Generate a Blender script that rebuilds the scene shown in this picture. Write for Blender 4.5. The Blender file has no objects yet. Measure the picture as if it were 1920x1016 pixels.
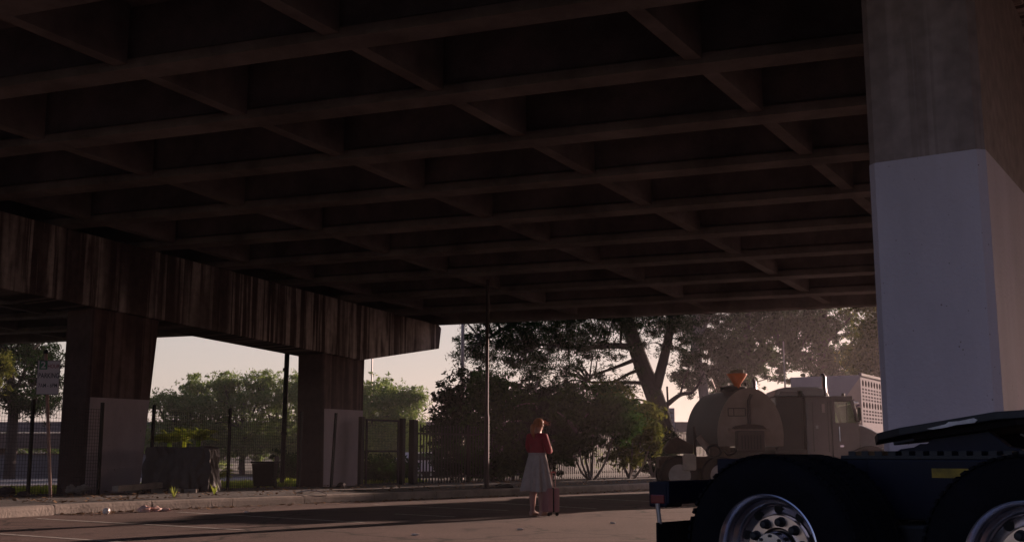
import bpy, math, random
import numpy as np
from mathutils import Vector, Matrix, noise as mnoise
random.seed(7)
rng = np.random.default_rng(11)
scene = bpy.context.scene
COL = scene.collection
rad = math.radians

# ------------------------------------------------------------------ camera
TILT = math.atan(343 / 2100.0)
CAMZ = 1.03
cd = bpy.data.cameras.new('camera'); cam = bpy.data.objects.new('camera', cd); COL.objects.link(cam)
cam.location = (0, 0, CAMZ); cam.rotation_euler = (math.pi / 2 + TILT, 0, 0)
cd.sensor_width = 36; cd.lens = 2100 / 1920 * 36; cd.clip_end = 3000; cd.clip_start = .05
scene.camera = cam

def pt(x, y, Y):
    """world point seen at photo pixel x, y that stands Y metres ahead"""
    c, s = math.cos(TILT), math.sin(TILT)
    d = (x - 960, 2100 * c - (508 - y) * s, 2100 * s + (508 - y) * c)
    k = Y / d[1]
    return Vector((d[0] * k, Y, CAMZ + d[2] * k))

# ------------------------------------------------------------------ light
SUN_AZ, SUN_EL = rad(43.5), rad(9.5)
w = bpy.data.worlds.new('World'); scene.world = w; w.use_nodes = True
nt = w.node_tree; bg = nt.nodes['Background']
sky = nt.nodes.new('ShaderNodeTexSky'); sky.sky_type = 'NISHITA'; sky.sun_disc = False
sky.sun_elevation = SUN_EL; sky.sun_rotation = SUN_AZ; sky.dust_density = 1.2; sky.air_density = 1.0; sky.ozone_density = .6
tint = nt.nodes.new('ShaderNodeMix'); tint.data_type = 'RGBA'; tint.blend_type = 'MULTIPLY'; tint.inputs['Factor'].default_value = 1
tint.inputs['B'].default_value = (.79, .70, .95, 1)     # thin mauve evening cloud over the whole sky
nt.links.new(sky.outputs[0], tint.inputs['A'])
# bright low haze layer in the half of the sky round the sun evens out the gradient there
geo = nt.nodes.new('ShaderNodeTexCoord'); dt = nt.nodes.new('ShaderNodeVectorMath'); dt.operation = 'DOT_PRODUCT'
dt.inputs[1].default_value = (math.sin(rad(15)), math.cos(rad(15)), 0); nt.links.new(geo.outputs['Generated'], dt.inputs[0])
mr_ = nt.nodes.new('ShaderNodeMapRange'); mr_.interpolation_type = 'SMOOTHSTEP'; mr_.inputs['From Min'].default_value = .1; mr_.inputs['From Max'].default_value = .8; mr_.inputs['To Max'].default_value = .72
nt.links.new(dt.outputs['Value'], mr_.inputs['Value'])
lay = nt.nodes.new('ShaderNodeMix'); lay.data_type = 'RGBA'; lay.inputs['B'].default_value = (4.25, 3.75, 3.36, 1)
nt.links.new(mr_.outputs['Result'], lay.inputs['Factor']); nt.links.new(tint.outputs['Result'], lay.inputs['A']); nt.links.new(lay.outputs['Result'], bg.inputs[0]); bg.inputs[1].default_value = .078
sl = bpy.data.lights.new('sun', 'SUN'); sun = bpy.data.objects.new('sun', sl); COL.objects.link(sun)
sl.energy = 5.0; sl.angle = rad(.5); sl.color = (1, .70, .57)
sd = Vector((math.sin(SUN_AZ) * math.cos(SUN_EL), math.cos(SUN_AZ) * math.cos(SUN_EL), math.sin(SUN_EL)))
sun.rotation_euler = sd.to_track_quat('Z', 'Y').to_euler(); sun.location = (20, 30, 20)
vs = scene.view_settings; vs.view_transform = 'Standard'; vs.look = 'None'; vs.exposure = 1.0; vs.gamma = 1
scene.cycles.volume_bounces = 1
scene.cycles.max_bounces = 8; scene.cycles.diffuse_bounces = 5; scene.cycles.transparent_max_bounces = 16
scene.cycles.sample_clamp_indirect = 6
scene.cycles.use_denoising = True

# ------------------------------------------------------------------ materials
def mat(name, col, rough=.8, metal=0, var=.25, scale=3., bump=0., bscale=40., col2=None, spec=.5, stretch=(1, 1, 1)):
    m = bpy.data.materials.new(name); m.use_nodes = True
    t = m.node_tree; b = t.nodes['Principled BSDF']
    b.inputs['Roughness'].default_value = rough; b.inputs['Metallic'].default_value = metal
    b.inputs['Specular IOR Level'].default_value = spec
    tc = t.nodes.new('ShaderNodeTexCoord'); mp = t.nodes.new('ShaderNodeMapping'); mp.inputs['Scale'].default_value = stretch
    t.links.new(tc.outputs['Object'], mp.inputs[0])
    n = t.nodes.new('ShaderNodeTexNoise'); n.inputs['Scale'].default_value = scale; n.inputs['Detail'].default_value = 8; n.inputs['Roughness'].default_value = .65
    t.links.new(mp.outputs[0], n.inputs[0])
    r = t.nodes.new('ShaderNodeValToRGB'); c2 = col2 or [max(0, c * (1 - var)) for c in col]
    c1 = col if col2 else [c * (1 + var) for c in col]
    r.color_ramp.elements[0].position = .32; r.color_ramp.elements[1].position = .68
    r.color_ramp.elements[0].color = (*c2, 1); r.color_ramp.elements[1].color = (*c1, 1)
    t.links.new(n.outputs['Fac'], r.inputs[0]); t.links.new(r.outputs[0], b.inputs['Base Color'])
    if bump:
        n2 = t.nodes.new('ShaderNodeTexNoise'); n2.inputs['Scale'].default_value = bscale; n2.inputs['Detail'].default_value = 4
        t.links.new(tc.outputs['Object'], n2.inputs[0])
        bp = t.nodes.new('ShaderNodeBump'); bp.inputs['Strength'].default_value = bump; bp.inputs['Distance'].default_value = .02
        t.links.new(n2.outputs['Fac'], bp.inputs['Height']); t.links.new(bp.outputs[0], b.inputs['Normal'])
    return m

def leafmat(name, c1, c2, trans=.4):
    m = bpy.data.materials.new(name); m.use_nodes = True
    t = m.node_tree; t.nodes.remove(t.nodes['Principled BSDF']); out = t.nodes['Material Output']
    g = t.nodes.new('ShaderNodeNewGeometry'); r = t.nodes.new('ShaderNodeValToRGB')
    r.color_ramp.elements[0].color = (*c1, 1); r.color_ramp.elements[1].color = (*c2, 1)
    t.links.new(g.outputs['Random Per Island'], r.inputs[0])
    d = t.nodes.new('ShaderNodeBsdfDiffuse'); tr = t.nodes.new('ShaderNodeBsdfTranslucent'); mx = t.nodes.new('ShaderNodeMixShader')
    mx.inputs[0].default_value = trans
    t.links.new(r.outputs[0], d.inputs[0]); t.links.new(r.outputs[0], tr.inputs[0])
    t.links.new(d.outputs[0], mx.inputs[1]); t.links.new(tr.outputs[0], mx.inputs[2]); t.links.new(mx.outputs[0], out.inputs[0])
    return m

def streaked(name, pale, dark, along, amount=.5):
    """concrete with vertical runs of grime; along = horizontal unit vector of the face"""
    m = bpy.data.materials.new(name); m.use_nodes = True
    t = m.node_tree; b = t.nodes['Principled BSDF']; b.inputs['Roughness'].default_value = .9; b.inputs['Specular IOR Level'].default_value = .2
    tc = t.nodes.new('ShaderNodeTexCoord'); dp = t.nodes.new('ShaderNodeVectorMath'); dp.operation = 'DOT_PRODUCT'
    dp.inputs[1].default_value = along; t.links.new(tc.outputs['Object'], dp.inputs[0])
    sx = t.nodes.new('ShaderNodeSeparateXYZ'); t.links.new(tc.outputs['Object'], sx.inputs[0])
    def noise(su, sz, off, det=4):
        cx = t.nodes.new('ShaderNodeCombineXYZ')
        a = t.nodes.new('ShaderNodeMath'); a.operation = 'MULTIPLY'; a.inputs[1].default_value = su; t.links.new(dp.outputs['Value'], a.inputs[0])
        c = t.nodes.new('ShaderNodeMath'); c.operation = 'MULTIPLY'; c.inputs[1].default_value = sz; t.links.new(sx.outputs['Z'], c.inputs[0])
        t.links.new(a.outputs[0], cx.inputs[0]); t.links.new(c.outputs[0], cx.inputs[2]); cx.inputs[1].default_value = off
        n = t.nodes.new('ShaderNodeTexNoise'); n.inputs['Scale'].default_value = 1; n.inputs['Detail'].default_value = det
        t.links.new(cx.outputs[0], n.inputs[0]); return n.outputs['Fac']
    def ramp(src, a, b):
        q = t.nodes.new('ShaderNodeMapRange'); q.interpolation_type = 'SMOOTHSTEP'; q.inputs['From Min'].default_value = a; q.inputs['From Max'].default_value = b
        t.links.new(src, q.inputs['Value']); return q.outputs['Result']
    def op(kind, a, b):
        q = t.nodes.new('ShaderNodeMath'); q.operation = kind
        for k, v in enumerate((a, b)):
            if isinstance(v, (int, float)): q.inputs[k].default_value = v
            else: t.links.new(v, q.inputs[k])
        return q.outputs[0]
    thin = ramp(noise(11, .13, 9.7, 3), .51, .58)            # thread-thin runs
    mid = ramp(noise(3.4, .08, 4.2, 4), .51, .58)            # hand-wide runs
    wide = ramp(noise(1.1, .05, 1.3, 2), .56, .62)           # washed panels
    group = ramp(noise(.7, .12, 7.7, 2), .36, .51)           # runs come in groups below leaks
    wisp = ramp(noise(6, .8, 2.2, 4), .22, .60)              # broken along their length
    fac = op('MULTIPLY', op('MULTIPLY', op('MAXIMUM', op('MAXIMUM', thin, mid), wide), group), wisp)
    fac = op('MAXIMUM', fac, op('MULTIPLY', ramp(noise(1.7, .4, 5.5, 6), .45, .8), .25 + .5 * (1 - amount)))
    r = t.nodes.new('ShaderNodeValToRGB'); r.color_ramp.elements[0].color = (*dark, 1); r.color_ramp.elements[1].color = (*pale, 1)
    t.links.new(fac, r.inputs[0])
    n3 = t.nodes.new('ShaderNodeTexNoise'); n3.inputs['Scale'].default_value = 6; n3.inputs['Detail'].default_value = 8; t.links.new(tc.outputs['Object'], n3.inputs[0])
    mx = t.nodes.new('ShaderNodeMix'); mx.data_type = 'RGBA'; mx.blend_type = 'OVERLAY'; mx.inputs['Factor'].default_value = .45
    t.links.new(r.outputs[0], mx.inputs['A']); t.links.new(n3.outputs['Fac'], mx.inputs['B']); t.links.new(mx.outputs['Result'], b.inputs['Base Color'])
    bp = t.nodes.new('ShaderNodeBump'); bp.inputs['Strength'].default_value = .3; bp.inputs['Distance'].default_value = .01
    t.links.new(n3.outputs['Fac'], bp.inputs['Height']); t.links.new(bp.outputs[0], b.inputs['Normal'])
    return m

def asphalt():
    m = bpy.data.materials.new('asphalt'); m.use_nodes = True; t = m.node_tree; b = t.nodes['Principled BSDF']
    b.inputs['Roughness'].default_value = .88; b.inputs['Specular IOR Level'].default_value = .3
    tc = t.nodes.new('ShaderNodeTexCoord'); O = tc.outputs['Object']
    def nz(scale, det, rough=.6, dist=0):
        n = t.nodes.new('ShaderNodeTexNoise'); n.inputs['Scale'].default_value = scale; n.inputs['Detail'].default_value = det; n.inputs['Roughness'].default_value = rough; n.inputs['Distortion'].default_value = dist
        t.links.new(O, n.inputs[0]); return n.outputs['Fac']
    def rp(src, p0, c0, p1, c1):
        r = t.nodes.new('ShaderNodeValToRGB'); r.color_ramp.elements[0].position = p0; r.color_ramp.elements[1].position = p1
        r.color_ramp.elements[0].color = (*c0, 1); r.color_ramp.elements[1].color = (*c1, 1); t.links.new(src, r.inputs[0]); return r.outputs[0]
    def mul(a, c):
        x = t.nodes.new('ShaderNodeMix'); x.data_type = 'RGBA'; x.blend_type = 'MULTIPLY'; x.inputs['Factor'].default_value = 1
        t.links.new(a, x.inputs['A']); t.links.new(c, x.inputs['B']); return x.outputs['Result']
    col = rp(nz(.45, 6), .3, (.078, .050, .045), .7, (.136, .089, .080))         # worn and fresher areas
    col = mul(col, rp(nz(24, 4, .85), .30, (.35, .35, .35), .72, (1.7, 1.62, 1.55)))  # aggregate
    col = mul(col, rp(nz(1.1, 3, .5, .4), .30, (.42, .40, .40), .40, (1, 1, 1)))   # oil drips
    v = t.nodes.new('ShaderNodeTexVoronoi'); v.feature = 'DISTANCE_TO_EDGE'; v.inputs['Scale'].default_value = .33
    wv = t.nodes.new('ShaderNodeTexNoise'); wv.inputs['Scale'].default_value = 1.4; wv.inputs['Detail'].default_value = 5; t.links.new(O, wv.inputs[0])
    ad = t.nodes.new('ShaderNodeVectorMath'); ad.operation = 'MULTIPLY_ADD'; ad.inputs[1].default_value = (.9, .9, 0)
    t.links.new(wv.outputs['Color'], ad.inputs[0]); t.links.new(O, ad.inputs[2]); t.links.new(ad.outputs[0], v.inputs[0])
    col = mul(col, rp(v.outputs['Distance'], .004, (.30, .28, .28), .014, (1, 1, 1)))  # cracks
    t.links.new(col, b.inputs['Base Color'])
    bp = t.nodes.new('ShaderNodeBump'); bp.inputs['Strength'].default_value = .9; bp.inputs['Distance'].default_value = .015
    t.links.new(nz(55, 4, .7), bp.inputs['Height']); t.links.new(bp.outputs[0], b.inputs['Normal']); return m

def specked(m, scale, thr, dark):
    """small pits and chips knocked out of a painted face"""
    t = m.node_tree; b = t.nodes['Principled BSDF']; src = b.inputs['Base Color'].links[0].from_socket
    tc = t.nodes.new('ShaderNodeTexCoord'); v = t.nodes.new('ShaderNodeTexVoronoi'); v.inputs['Scale'].default_value = scale
    t.links.new(tc.outputs['Object'], v.inputs[0])
    n = t.nodes.new('ShaderNodeTexNoise'); n.inputs['Scale'].default_value = scale * .35; t.links.new(tc.outputs['Object'], n.inputs[0])
    s_ = t.nodes.new('ShaderNodeMath'); s_.operation = 'MULTIPLY_ADD'; s_.inputs[1].default_value = -.30; s_.inputs[2].default_value = .15 + thr
    t.links.new(n.outputs['Fac'], s_.inputs[0])
    lt = t.nodes.new('ShaderNodeMath'); lt.operation = 'GREATER_THAN'; t.links.new(s_.outputs[0], lt.inputs[0]); t.links.new(v.outputs['Distance'], lt.inputs[1])
    x = t.nodes.new('ShaderNodeMix'); x.data_type = 'RGBA'; x.inputs['B'].default_value = (*dark, 1)
    t.links.new(lt.outputs[0], x.inputs['Factor']); t.links.new(src, x.inputs['A']); t.links.new(x.outputs['Result'], b.inputs['Base Color']); return m

dA = Vector((.93645, -.35081, 0)); dB = Vector((.5467, .8374, -.0615)); hB = Vector((.5467, .8374, 0)); hN = Vector((.8374, -.5467, 0))
Q0 = Vector((-9.4, 26.4, 6.066))
M = {}
M['deck'] = mat('deck_concrete', (.185, .163, .156), .9, var=.45, scale=.8, bump=.5, spec=.2)
M['cap'] = streaked('stained_concrete', (.36, .30, .285), (.058, .040, .040), hB, .75)
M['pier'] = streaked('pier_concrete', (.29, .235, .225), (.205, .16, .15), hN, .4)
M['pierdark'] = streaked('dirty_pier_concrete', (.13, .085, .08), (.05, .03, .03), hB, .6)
M['paint'] = specked(mat('grey_white_paint', (.43, .385, .45), .7, var=.10, scale=1.3, bump=.5, bscale=25, stretch=(1, 1, .3)), 13, .062, (.20, .165, .17))
M['paint2'] = specked(mat('grimy_grey_paint', (.33, .265, .29), .8, var=.2, scale=1.2, bump=.3, bscale=30, stretch=(1, 1, .4)), 6, .04, (.07, .05, .05))
M['asphalt'] = asphalt()
M['line'] = mat('worn_white_line', (.55, .52, .48), .8, scale=9, col2=(.2, .16, .14))
M['dirt'] = mat('dirt', (.034, .023, .02), 1, var=.5, scale=3, bump=1, bscale=14)
M['kerb'] = mat('kerb_concrete', (.24, .20, .175), .9, var=.3, scale=2.5, bump=.5, bscale=25)
M['ground'] = mat('dry_ground', (.055, .05, .028), 1, var=.4, scale=.3, bump=.6, bscale=3)
M['farroad'] = mat('far_asphalt', (.10, .098, .115), .8, var=.2, scale=.6)
M['black'] = mat('black_paint', (.006, .0055, .0065), .6, spec=.2)
M['gal'] = mat('galvanised_steel', (.30, .26, .25), .45, .6)
M['brownpole'] = mat('brown_paint', (.05, .037, .037), .6, spec=.2)
M['bark'] = mat('bark', (.022, .016, .016), 1, var=.45, scale=5, bump=1, bscale=18, stretch=(1, 1, .25))
M['palebark'] = mat('pale_bark', (.13, .11, .105), 1, var=.3, scale=5, bump=.8, bscale=18, stretch=(1, 1, .25))
M['navy'] = mat('navy_truck_paint', (.0025, .003, .012), .5, .0, var=.3, spec=.2)
M['blackmetal'] = mat('greasy_black_metal', (.004, .004, .0075), .6, .0, var=.4, scale=8)
M['rubber'] = mat('tyre_rubber', (.0038, .0038, .0065), .85, var=.3, scale=6, spec=.1, bump=.3, bscale=30)
M['chrome'] = mat('polished_alloy', (.52, .52, .6), .24, 1, var=.15, scale=4)
M['hub'] = mat('bright_hub', (.60, .50, .48), .28, 1, var=.2, scale=6)
M['redlens'] = mat('red_lens', (.13, .006, .008), .3)
M['yellow'] = mat('yellow_sticker', (.22, .145, .012), .7, scale=9, var=.6)
M['grease'] = mat('pale_grease', (.42, .40, .42), .4, scale=14)
M['tan'] = mat('tan_tank_paint', (.32, .235, .205), .6, var=.2, scale=2)
M['tandark'] = mat('brown_tank_paint', (.045, .028, .028), .6, var=.25, scale=2)
M['truckgrey'] = mat('grey_truck_paint', (.15, .125, .135), .25, .1, var=.1)
M['truckdark'] = mat('dark_truck_panel', (.022, .014, .014), .4)
M['white'] = mat('white_paint', (.42, .40, .43), .5, var=.05)
M['trailer'] = mat('trailer_paint', (.34, .31, .32), .95, var=.06, spec=.05)
M['beige'] = mat('beige_paint', (.50, .38, .30), .6, var=.06)
M['rust'] = mat('rusty_steel', (.05, .029, .023), .9, var=.4, scale=6)
M['amber'] = mat('amber_plastic', (.75, .16, .02), .35)
M['stripe'] = mat('red_stripe', (.45, .06, .03), .5)
M['signwhite'] = mat('sign_white', (.42, .33, .34), .5, var=.06)
M['signgreen'] = mat('sign_green', (.01, .09, .035), .5)
M['signred'] = mat('sign_red', (.16, .012, .02), .5)
M['signblack'] = mat('sign_dark_text', (.03, .022, .03), .5)
M['tarp'] = mat('dark_tarpaulin', (.018, .009, .0095), .55, var=.4, scale=4, bump=.6, bscale=9)
M['bin'] = mat('dark_bin_plastic', (.007, .006, .008), .6, spec=.2)
M['skin'] = mat('skin', (.50, .27, .19), .5, var=.05)
M['hair'] = mat('auburn_hair', (.30, .11, .045), .4, var=.45, scale=18, stretch=(1, 1, .2))
M['blouse'] = mat('red_blouse', (.24, .018, .028), .85, var=.15, scale=12, bump=.4, bscale=30)
M['skirt'] = mat('grey_skirt', (.31, .26, .25), .9, var=.12, scale=10, bump=.3, bscale=60)
M['tights'] = mat('pink_tights', (.30, .145, .12), .8, var=.1)
M['shoe'] = mat('tan_shoe', (.33, .17, .13), .6)
M['pink'] = mat('pink_suitcase', (.27, .105, .115), .45, var=.08)
M['brick'] = mat('brown_far_concrete', (.075, .05, .045), .9, var=.2, scale=1.)
M['bag'] = mat('white_plastic_bag', (.65, .58, .55), .5)
M['redbag'] = mat('red_printed_wrapper', (.55, .22, .18), .5, scale=12, col2=(.7, .62, .58))
M['concrete2'] = mat('pale_far_concrete', (.12, .10, .10), .9)
def glassmat():
    m = mat('window_glass', (.03, .035, .03), .08, spec=.6); return m
M['glass'] = glassmat()
def lens():
    m = bpy.data.materials.new('see_through_glass'); m.use_nodes = True; t = m.node_tree; t.nodes.remove(t.nodes['Principled BSDF'])
    a = t.nodes.new('ShaderNodeBsdfTransparent'); a.inputs[0].default_value = (.8, .9, .76, 1); g = t.nodes.new('ShaderNodeBsdfGlossy'); g.inputs['Roughness'].default_value = .05
    x = t.nodes.new('ShaderNodeMixShader'); f = t.nodes.new('ShaderNodeFresnel'); t.links.new(f.outputs[0], x.inputs[0])
    t.links.new(a.outputs[0], x.inputs[1]); t.links.new(g.outputs[0], x.inputs[2]); t.links.new(x.outputs[0], t.nodes['Material Output'].inputs[0]); return m
M['clear'] = lens()
L_pine = leafmat('pine_needles', (.005, .017, .004), (.016, .038, .009), .25)
L_dark = leafmat('dark_leaves', (.005, .013, .005), (.017, .033, .010), .30)
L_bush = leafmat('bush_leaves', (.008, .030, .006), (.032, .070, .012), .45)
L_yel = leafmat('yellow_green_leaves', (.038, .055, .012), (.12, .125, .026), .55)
L_far = leafmat('hazy_tree_leaves', (.012, .034, .008), (.042, .078, .016), .45)
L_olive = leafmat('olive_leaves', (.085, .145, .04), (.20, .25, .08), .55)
L_palm = leafmat('bright_fronds', (.20, .30, .03), (.46, .48, .10), .6)
L_dead = leafmat('dead_leaves', (.12, .07, .04), (.3, .2, .13), .1)

# ------------------------------------------------------------------ mesh builder
class MB:
    def __init__(s, frame=None): s.v = []; s.f = []; s.fr = frame
    def add(s, vs, fs):
        o = len(s.v)
        s.v += [tuple(s.fr @ Vector(p)) if s.fr else tuple(p) for p in vs]; s.f += [tuple(o + i for i in f) for f in fs]; return s
    def box(s, c, d, rot=None):
        h = [x / 2 for x in d]; R = rot or Matrix.Identity(3); c = Vector(c)
        vs = [c + R @ Vector((x * h[0], y * h[1], z * h[2])) for z in (-1, 1) for y in (-1, 1) for x in (-1, 1)]
        return s.add(vs, [(0, 2, 3, 1), (4, 5, 7, 6), (0, 1, 5, 4), (2, 6, 7, 3), (0, 4, 6, 2), (1, 3, 7, 5)])
    def bar(s, a, b, wd, h, up=(0, 0, 1)):
        a, b = Vector(a), Vector(b); d = b - a; L = d.length; d.normalize()
        y = Vector(up).cross(d); 
        if y.length < 1e-4: y = Vector((0, 1, 0)).cross(d)
        y.normalize(); z = d.cross(y)
        return s.box((a + b) / 2, (L, wd, h), Matrix((d, y, z)).transposed())
    def tube(s, ps, rs, n=10, cap=True):
        ps = [Vector(p) for p in ps]
        if not hasattr(rs, '__len__'): rs = [rs] * len(ps)
        vs, fs = [], []
        ref = None
        for i, p in enumerate(ps):
            d = (ps[min(i + 1, len(ps) - 1)] - ps[max(i - 1, 0)]).normalized()
            if ref is None: ref = Vector((1, 0, 0)) if abs(d.x) < .8 else Vector((0, 1, 0))
            x = (ref - d * ref.dot(d)).normalized(); ref = x; y = d.cross(x)
            for k in range(n):
                a = 2 * math.pi * k / n; vs.append(p + (x * math.cos(a) + y * math.sin(a)) * rs[i])
        for i in range(len(ps) - 1):
            for k in range(n): fs.append((i * n + k, i * n + (k + 1) % n, (i + 1) * n + (k + 1) % n, (i + 1) * n + k))
        if cap: fs += [tuple(range(n))[::-1], tuple((len(ps) - 1) * n + k for k in range(n))]
        return s.add(vs, fs)
    def lathe(s, o, ax, prof, n=48, closed=False, cap=True):
        """prof: list of (radius, distance along ax)"""
        o, ax = Vector(o), Vector(ax).normalized(); x = ax.orthogonal().normalized(); y = ax.cross(x)
        vs = [o + ax * h + (x * math.cos(2 * math.pi * k / n) + y * math.sin(2 * math.pi * k / n)) * r for r, h in prof for k in range(n)]
        m = len(prof); fs = []
        for i in range(m if closed else m - 1):
            for k in range(n): fs.append((i * n + k, i * n + (k + 1) % n, ((i + 1) % m) * n + (k + 1) % n, ((i + 1) % m) * n + k))
        if not closed and cap:
            for i in (0, m - 1):
                if prof[i][0] > 1e-4: fs.append(tuple(i * n + k for k in range(n)))
        return s.add(vs, fs)
    def prism(s, poly, o, u, v, ext):
        """polygon in (u, v) swept by vector ext"""
        o, u, v, ext = Vector(o), Vector(u), Vector(v), Vector(ext); n = len(poly)
        vs = [o + u * a + v * b for a, b in poly] + [o + u * a + v * b + ext for a, b in poly]
        return s.add(vs, [tuple(range(n))[::-1], tuple(range(n, 2 * n))] + [(i, (i + 1) % n, n + (i + 1) % n, n + i) for i in range(n)])
    def loft(s, rings, cap=True):
        n = len(rings[0]); vs = [p for r in rings for p in r]; fs = []
        for i in range(len(rings) - 1):
            for k in range(n): fs.append((i * n + k, i * n + (k + 1) % n, (i + 1) * n + (k + 1) % n, (i + 1) * n + k))
        if cap: fs += [tuple(range(n))[::-1], tuple((len(rings) - 1) * n + k for k in range(n))]
        return s.add(vs, fs)
    def obj(s, name, m, parent=None, smooth=False, bevel=0, mats=None):
        o0 = origin_of(parent) if parent else Vector((0, 0, 0))
        me = bpy.data.meshes.new(name); me.from_pydata([tuple(Vector(p) - o0) for p in s.v], [], s.f)
        return link(name, me, m, parent, smooth, bevel)

def origin_of(o):
    p = Vector((0, 0, 0))
    while o: p += o.location; o = o.parent
    return p

def link(name, me, m, parent=None, smooth=False, bevel=0):
    import bmesh
    bm = bmesh.new(); bm.from_mesh(me); bmesh.ops.recalc_face_normals(bm, faces=bm.faces)
    if bevel:
        es = [e for e in bm.edges if len(e.link_faces) == 2 and e.calc_face_angle(0) > .6]
        bmesh.ops.bevel(bm, geom=es, offset=bevel, segments=2, affect='EDGES', profile=.6, clamp_overlap=True)
    bm.to_mesh(me); bm.free()
    if smooth:
        me.shade_smooth()
        try: me.set_sharp_from_angle(angle=rad(38))
        except Exception: pass
    me.materials.append(m)
    o = bpy.data.objects.new(name, me); COL.objects.link(o)
    if parent: o.parent = parent
    return o

def merge(a, *others):
    """fold surface detail into the part it belongs to, keeping its material"""
    import bmesh
    bm = bmesh.new(); bm.from_mesh(a.data)
    for o in others:
        for m in o.data.materials:
            if m.name not in [q.name for q in a.data.materials]: a.data.materials.append(m)
        k = [q.name for q in a.data.materials].index(o.data.materials[0].name); n0 = len(bm.faces)
        bm.from_mesh(o.data); bm.faces.ensure_lookup_table()
        for f in bm.faces[n0:]: f.material_index = k
        me = o.data; bpy.data.objects.remove(o); bpy.data.meshes.remove(me)
    bm.to_mesh(a.data); bm.free(); return a

def tag(o, label, cat, group=None):
    o['label'] = label; o['category'] = cat
    if group: o['group'] = group
    return o
def thing(name, label, cat, loc, group=None):
    e = bpy.data.objects.new(name, None); e.empty_display_size = .2; COL.objects.link(e); e.location = loc
    return tag(e, label, cat, group)
def struct(o, kind='structure'):
    o['kind'] = kind; return o
def frame(o, yaw):
    return Matrix.Translation(Vector(o)) @ Matrix.Rotation(yaw, 4, 'Z')

def facecloud(name, C, U, V, m, parent=None):
    """one small four-sided leaf per row: centre C, half axes U and V"""
    n = len(C); o0 = np.array(origin_of(parent) if parent else (0, 0, 0))
    P = np.empty((n, 4, 3)); C = C - o0
    P[:, 0] = C - U; P[:, 1] = C - V * .9 + U * .1; P[:, 2] = C + U; P[:, 3] = C + V * .9 + U * .1
    me = bpy.data.meshes.new(name); me.vertices.add(n * 4); me.vertices.foreach_set('co', P.astype(np.float32).ravel())
    me.loops.add(n * 4); me.loops.foreach_set('vertex_index', np.arange(n * 4, dtype=np.int32))
    me.polygons.add(n); me.polygons.foreach_set('loop_start', np.arange(0, n * 4, 4, dtype=np.int32)); me.polygons.foreach_set('loop_total', np.full(n, 4, dtype=np.int32))
    me.update(calc_edges=True); me.materials.append(m)
    o = bpy.data.objects.new(name, me); COL.objects.link(o)
    if parent: o.parent = parent
    return o

def cloud(ells, size, clump=.5, per=60, aspect=.35, droop=0., flat=1., tight=.42):
    """leaf centres and axes for a crown: ells = [(centre, radii, clumps)]"""
    Cs = []
    for c, r, k in ells:
        d = rng.normal(size=(k, 3)); d /= np.linalg.norm(d, axis=1)[:, None]
        q = d * (rng.random((k, 1)) ** .45) * np.array(r) + np.array(c)
        ox = rng.random(k) < .14; q[ox] = np.array(c) + d[ox] * np.array(r) * (1.02 + .38 * rng.random((int(ox.sum()), 1)))
        sz = clump * (0.45 + 1.1 * rng.random(k)); sz[ox] *= .55
        n = np.maximum(6, (per * (.4 + 1.2 * rng.random(k)) * np.where(ox, .5, 1)).astype(int))
        idx = np.repeat(np.arange(k), n)
        g = rng.normal(size=(len(idx), 3)) * sz[idx][:, None] * np.array([1, 1, .62 * flat]) * tight
        Cs.append(q[idx] + g)
    C = np.concatenate(Cs); n = len(C)
    u = rng.normal(size=(n, 3)); u[:, 2] -= droop; u /= np.linalg.norm(u, axis=1)[:, None]
    v = np.cross(u, rng.normal(size=(n, 3))); v /= np.linalg.norm(v, axis=1)[:, None]
    L = size * (.6 + .8 * rng.random((n, 1)))
    return C, u * L * .5, v * L * .5 * aspect

def curve(pts, n=8):
    """smooth path through control points"""
    P = [Vector(p) for p in pts]; P = [2 * P[0] - P[1]] + P + [2 * P[-1] - P[-2]]; out = []
    for i in range(1, len(P) - 2):
        for k in range(n):
            t = k / n; a, b, c, d = P[i - 1], P[i], P[i + 1], P[i + 2]
            out.append(.5 * ((2 * b) + (c - a) * t + (2 * a - 5 * b + 4 * c - d) * t * t + (3 * b - a - 3 * c + d) * t ** 3))
    return out + [P[-2]]

# ------------------------------------------------------------------ ground, road, kerb, verge
def sheet(name, pts, z, m):
    return struct(MB().add([(x, y, z) for x, y in pts], [tuple(range(len(pts)))]).obj(name, m))
sheet('ground', [(-400, -100), (400, -100), (400, 700), (-400, 700)], -.30, M['ground'])
KP = curve([(-20, -6, 0), (-16, 3.5, 0), (-12.2, 11.5, 0), (-8.42, 18.67, 0), (-7.3, 20.5, 0), (-6.0, 22.2, 0), (-4.05, 24.5, 0), (-2.1, 26.6, 0), (-.1, 28.8, 0), (2.2, 31.5, 0), (4.57, 34.7, 0), (8.2, 40, 0), (13.2, 48, 0), (20, 59, 0), (40, 90, 0), (60, 120, 0)], 6)
road = [(p.x + .02, p.y) for p in KP] + [(120, 120), (120, -40), (-20, -40)]
sheet('road', road, 0, M['asphalt'])
vb = MB(); rows = []
def nrm(i):
    d = (KP[min(i + 1, len(KP) - 1)] - KP[max(i - 1, 0)]).normalized(); return Vector((-d.y, d.x, 0))
prof = [(.26, .165), (.5, .17), (1.5, .185), (3, .17), (5, .13), (8, .10), (12, .10), (16, .06), (20, -.1), (24, -.32)]
for i in range(len(KP)):
    rows.append([KP[i] + nrm(i) * d + Vector((0, 0, z + (.02 * (rng.random() - .5) if .3 < d < 20 else 0))) for d, z in prof])
npf = len(prof); vb.add([p for r in rows for p in r], [(i * npf + j, (i + 1) * npf + j, (i + 1) * npf + j + 1, i * npf + j + 1) for i in range(len(rows) - 1) for j in range(npf - 1)])
struct(vb.obj('verge', M['dirt'], smooth=True))
kb = MB(); acc = 0; KF = []
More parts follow.
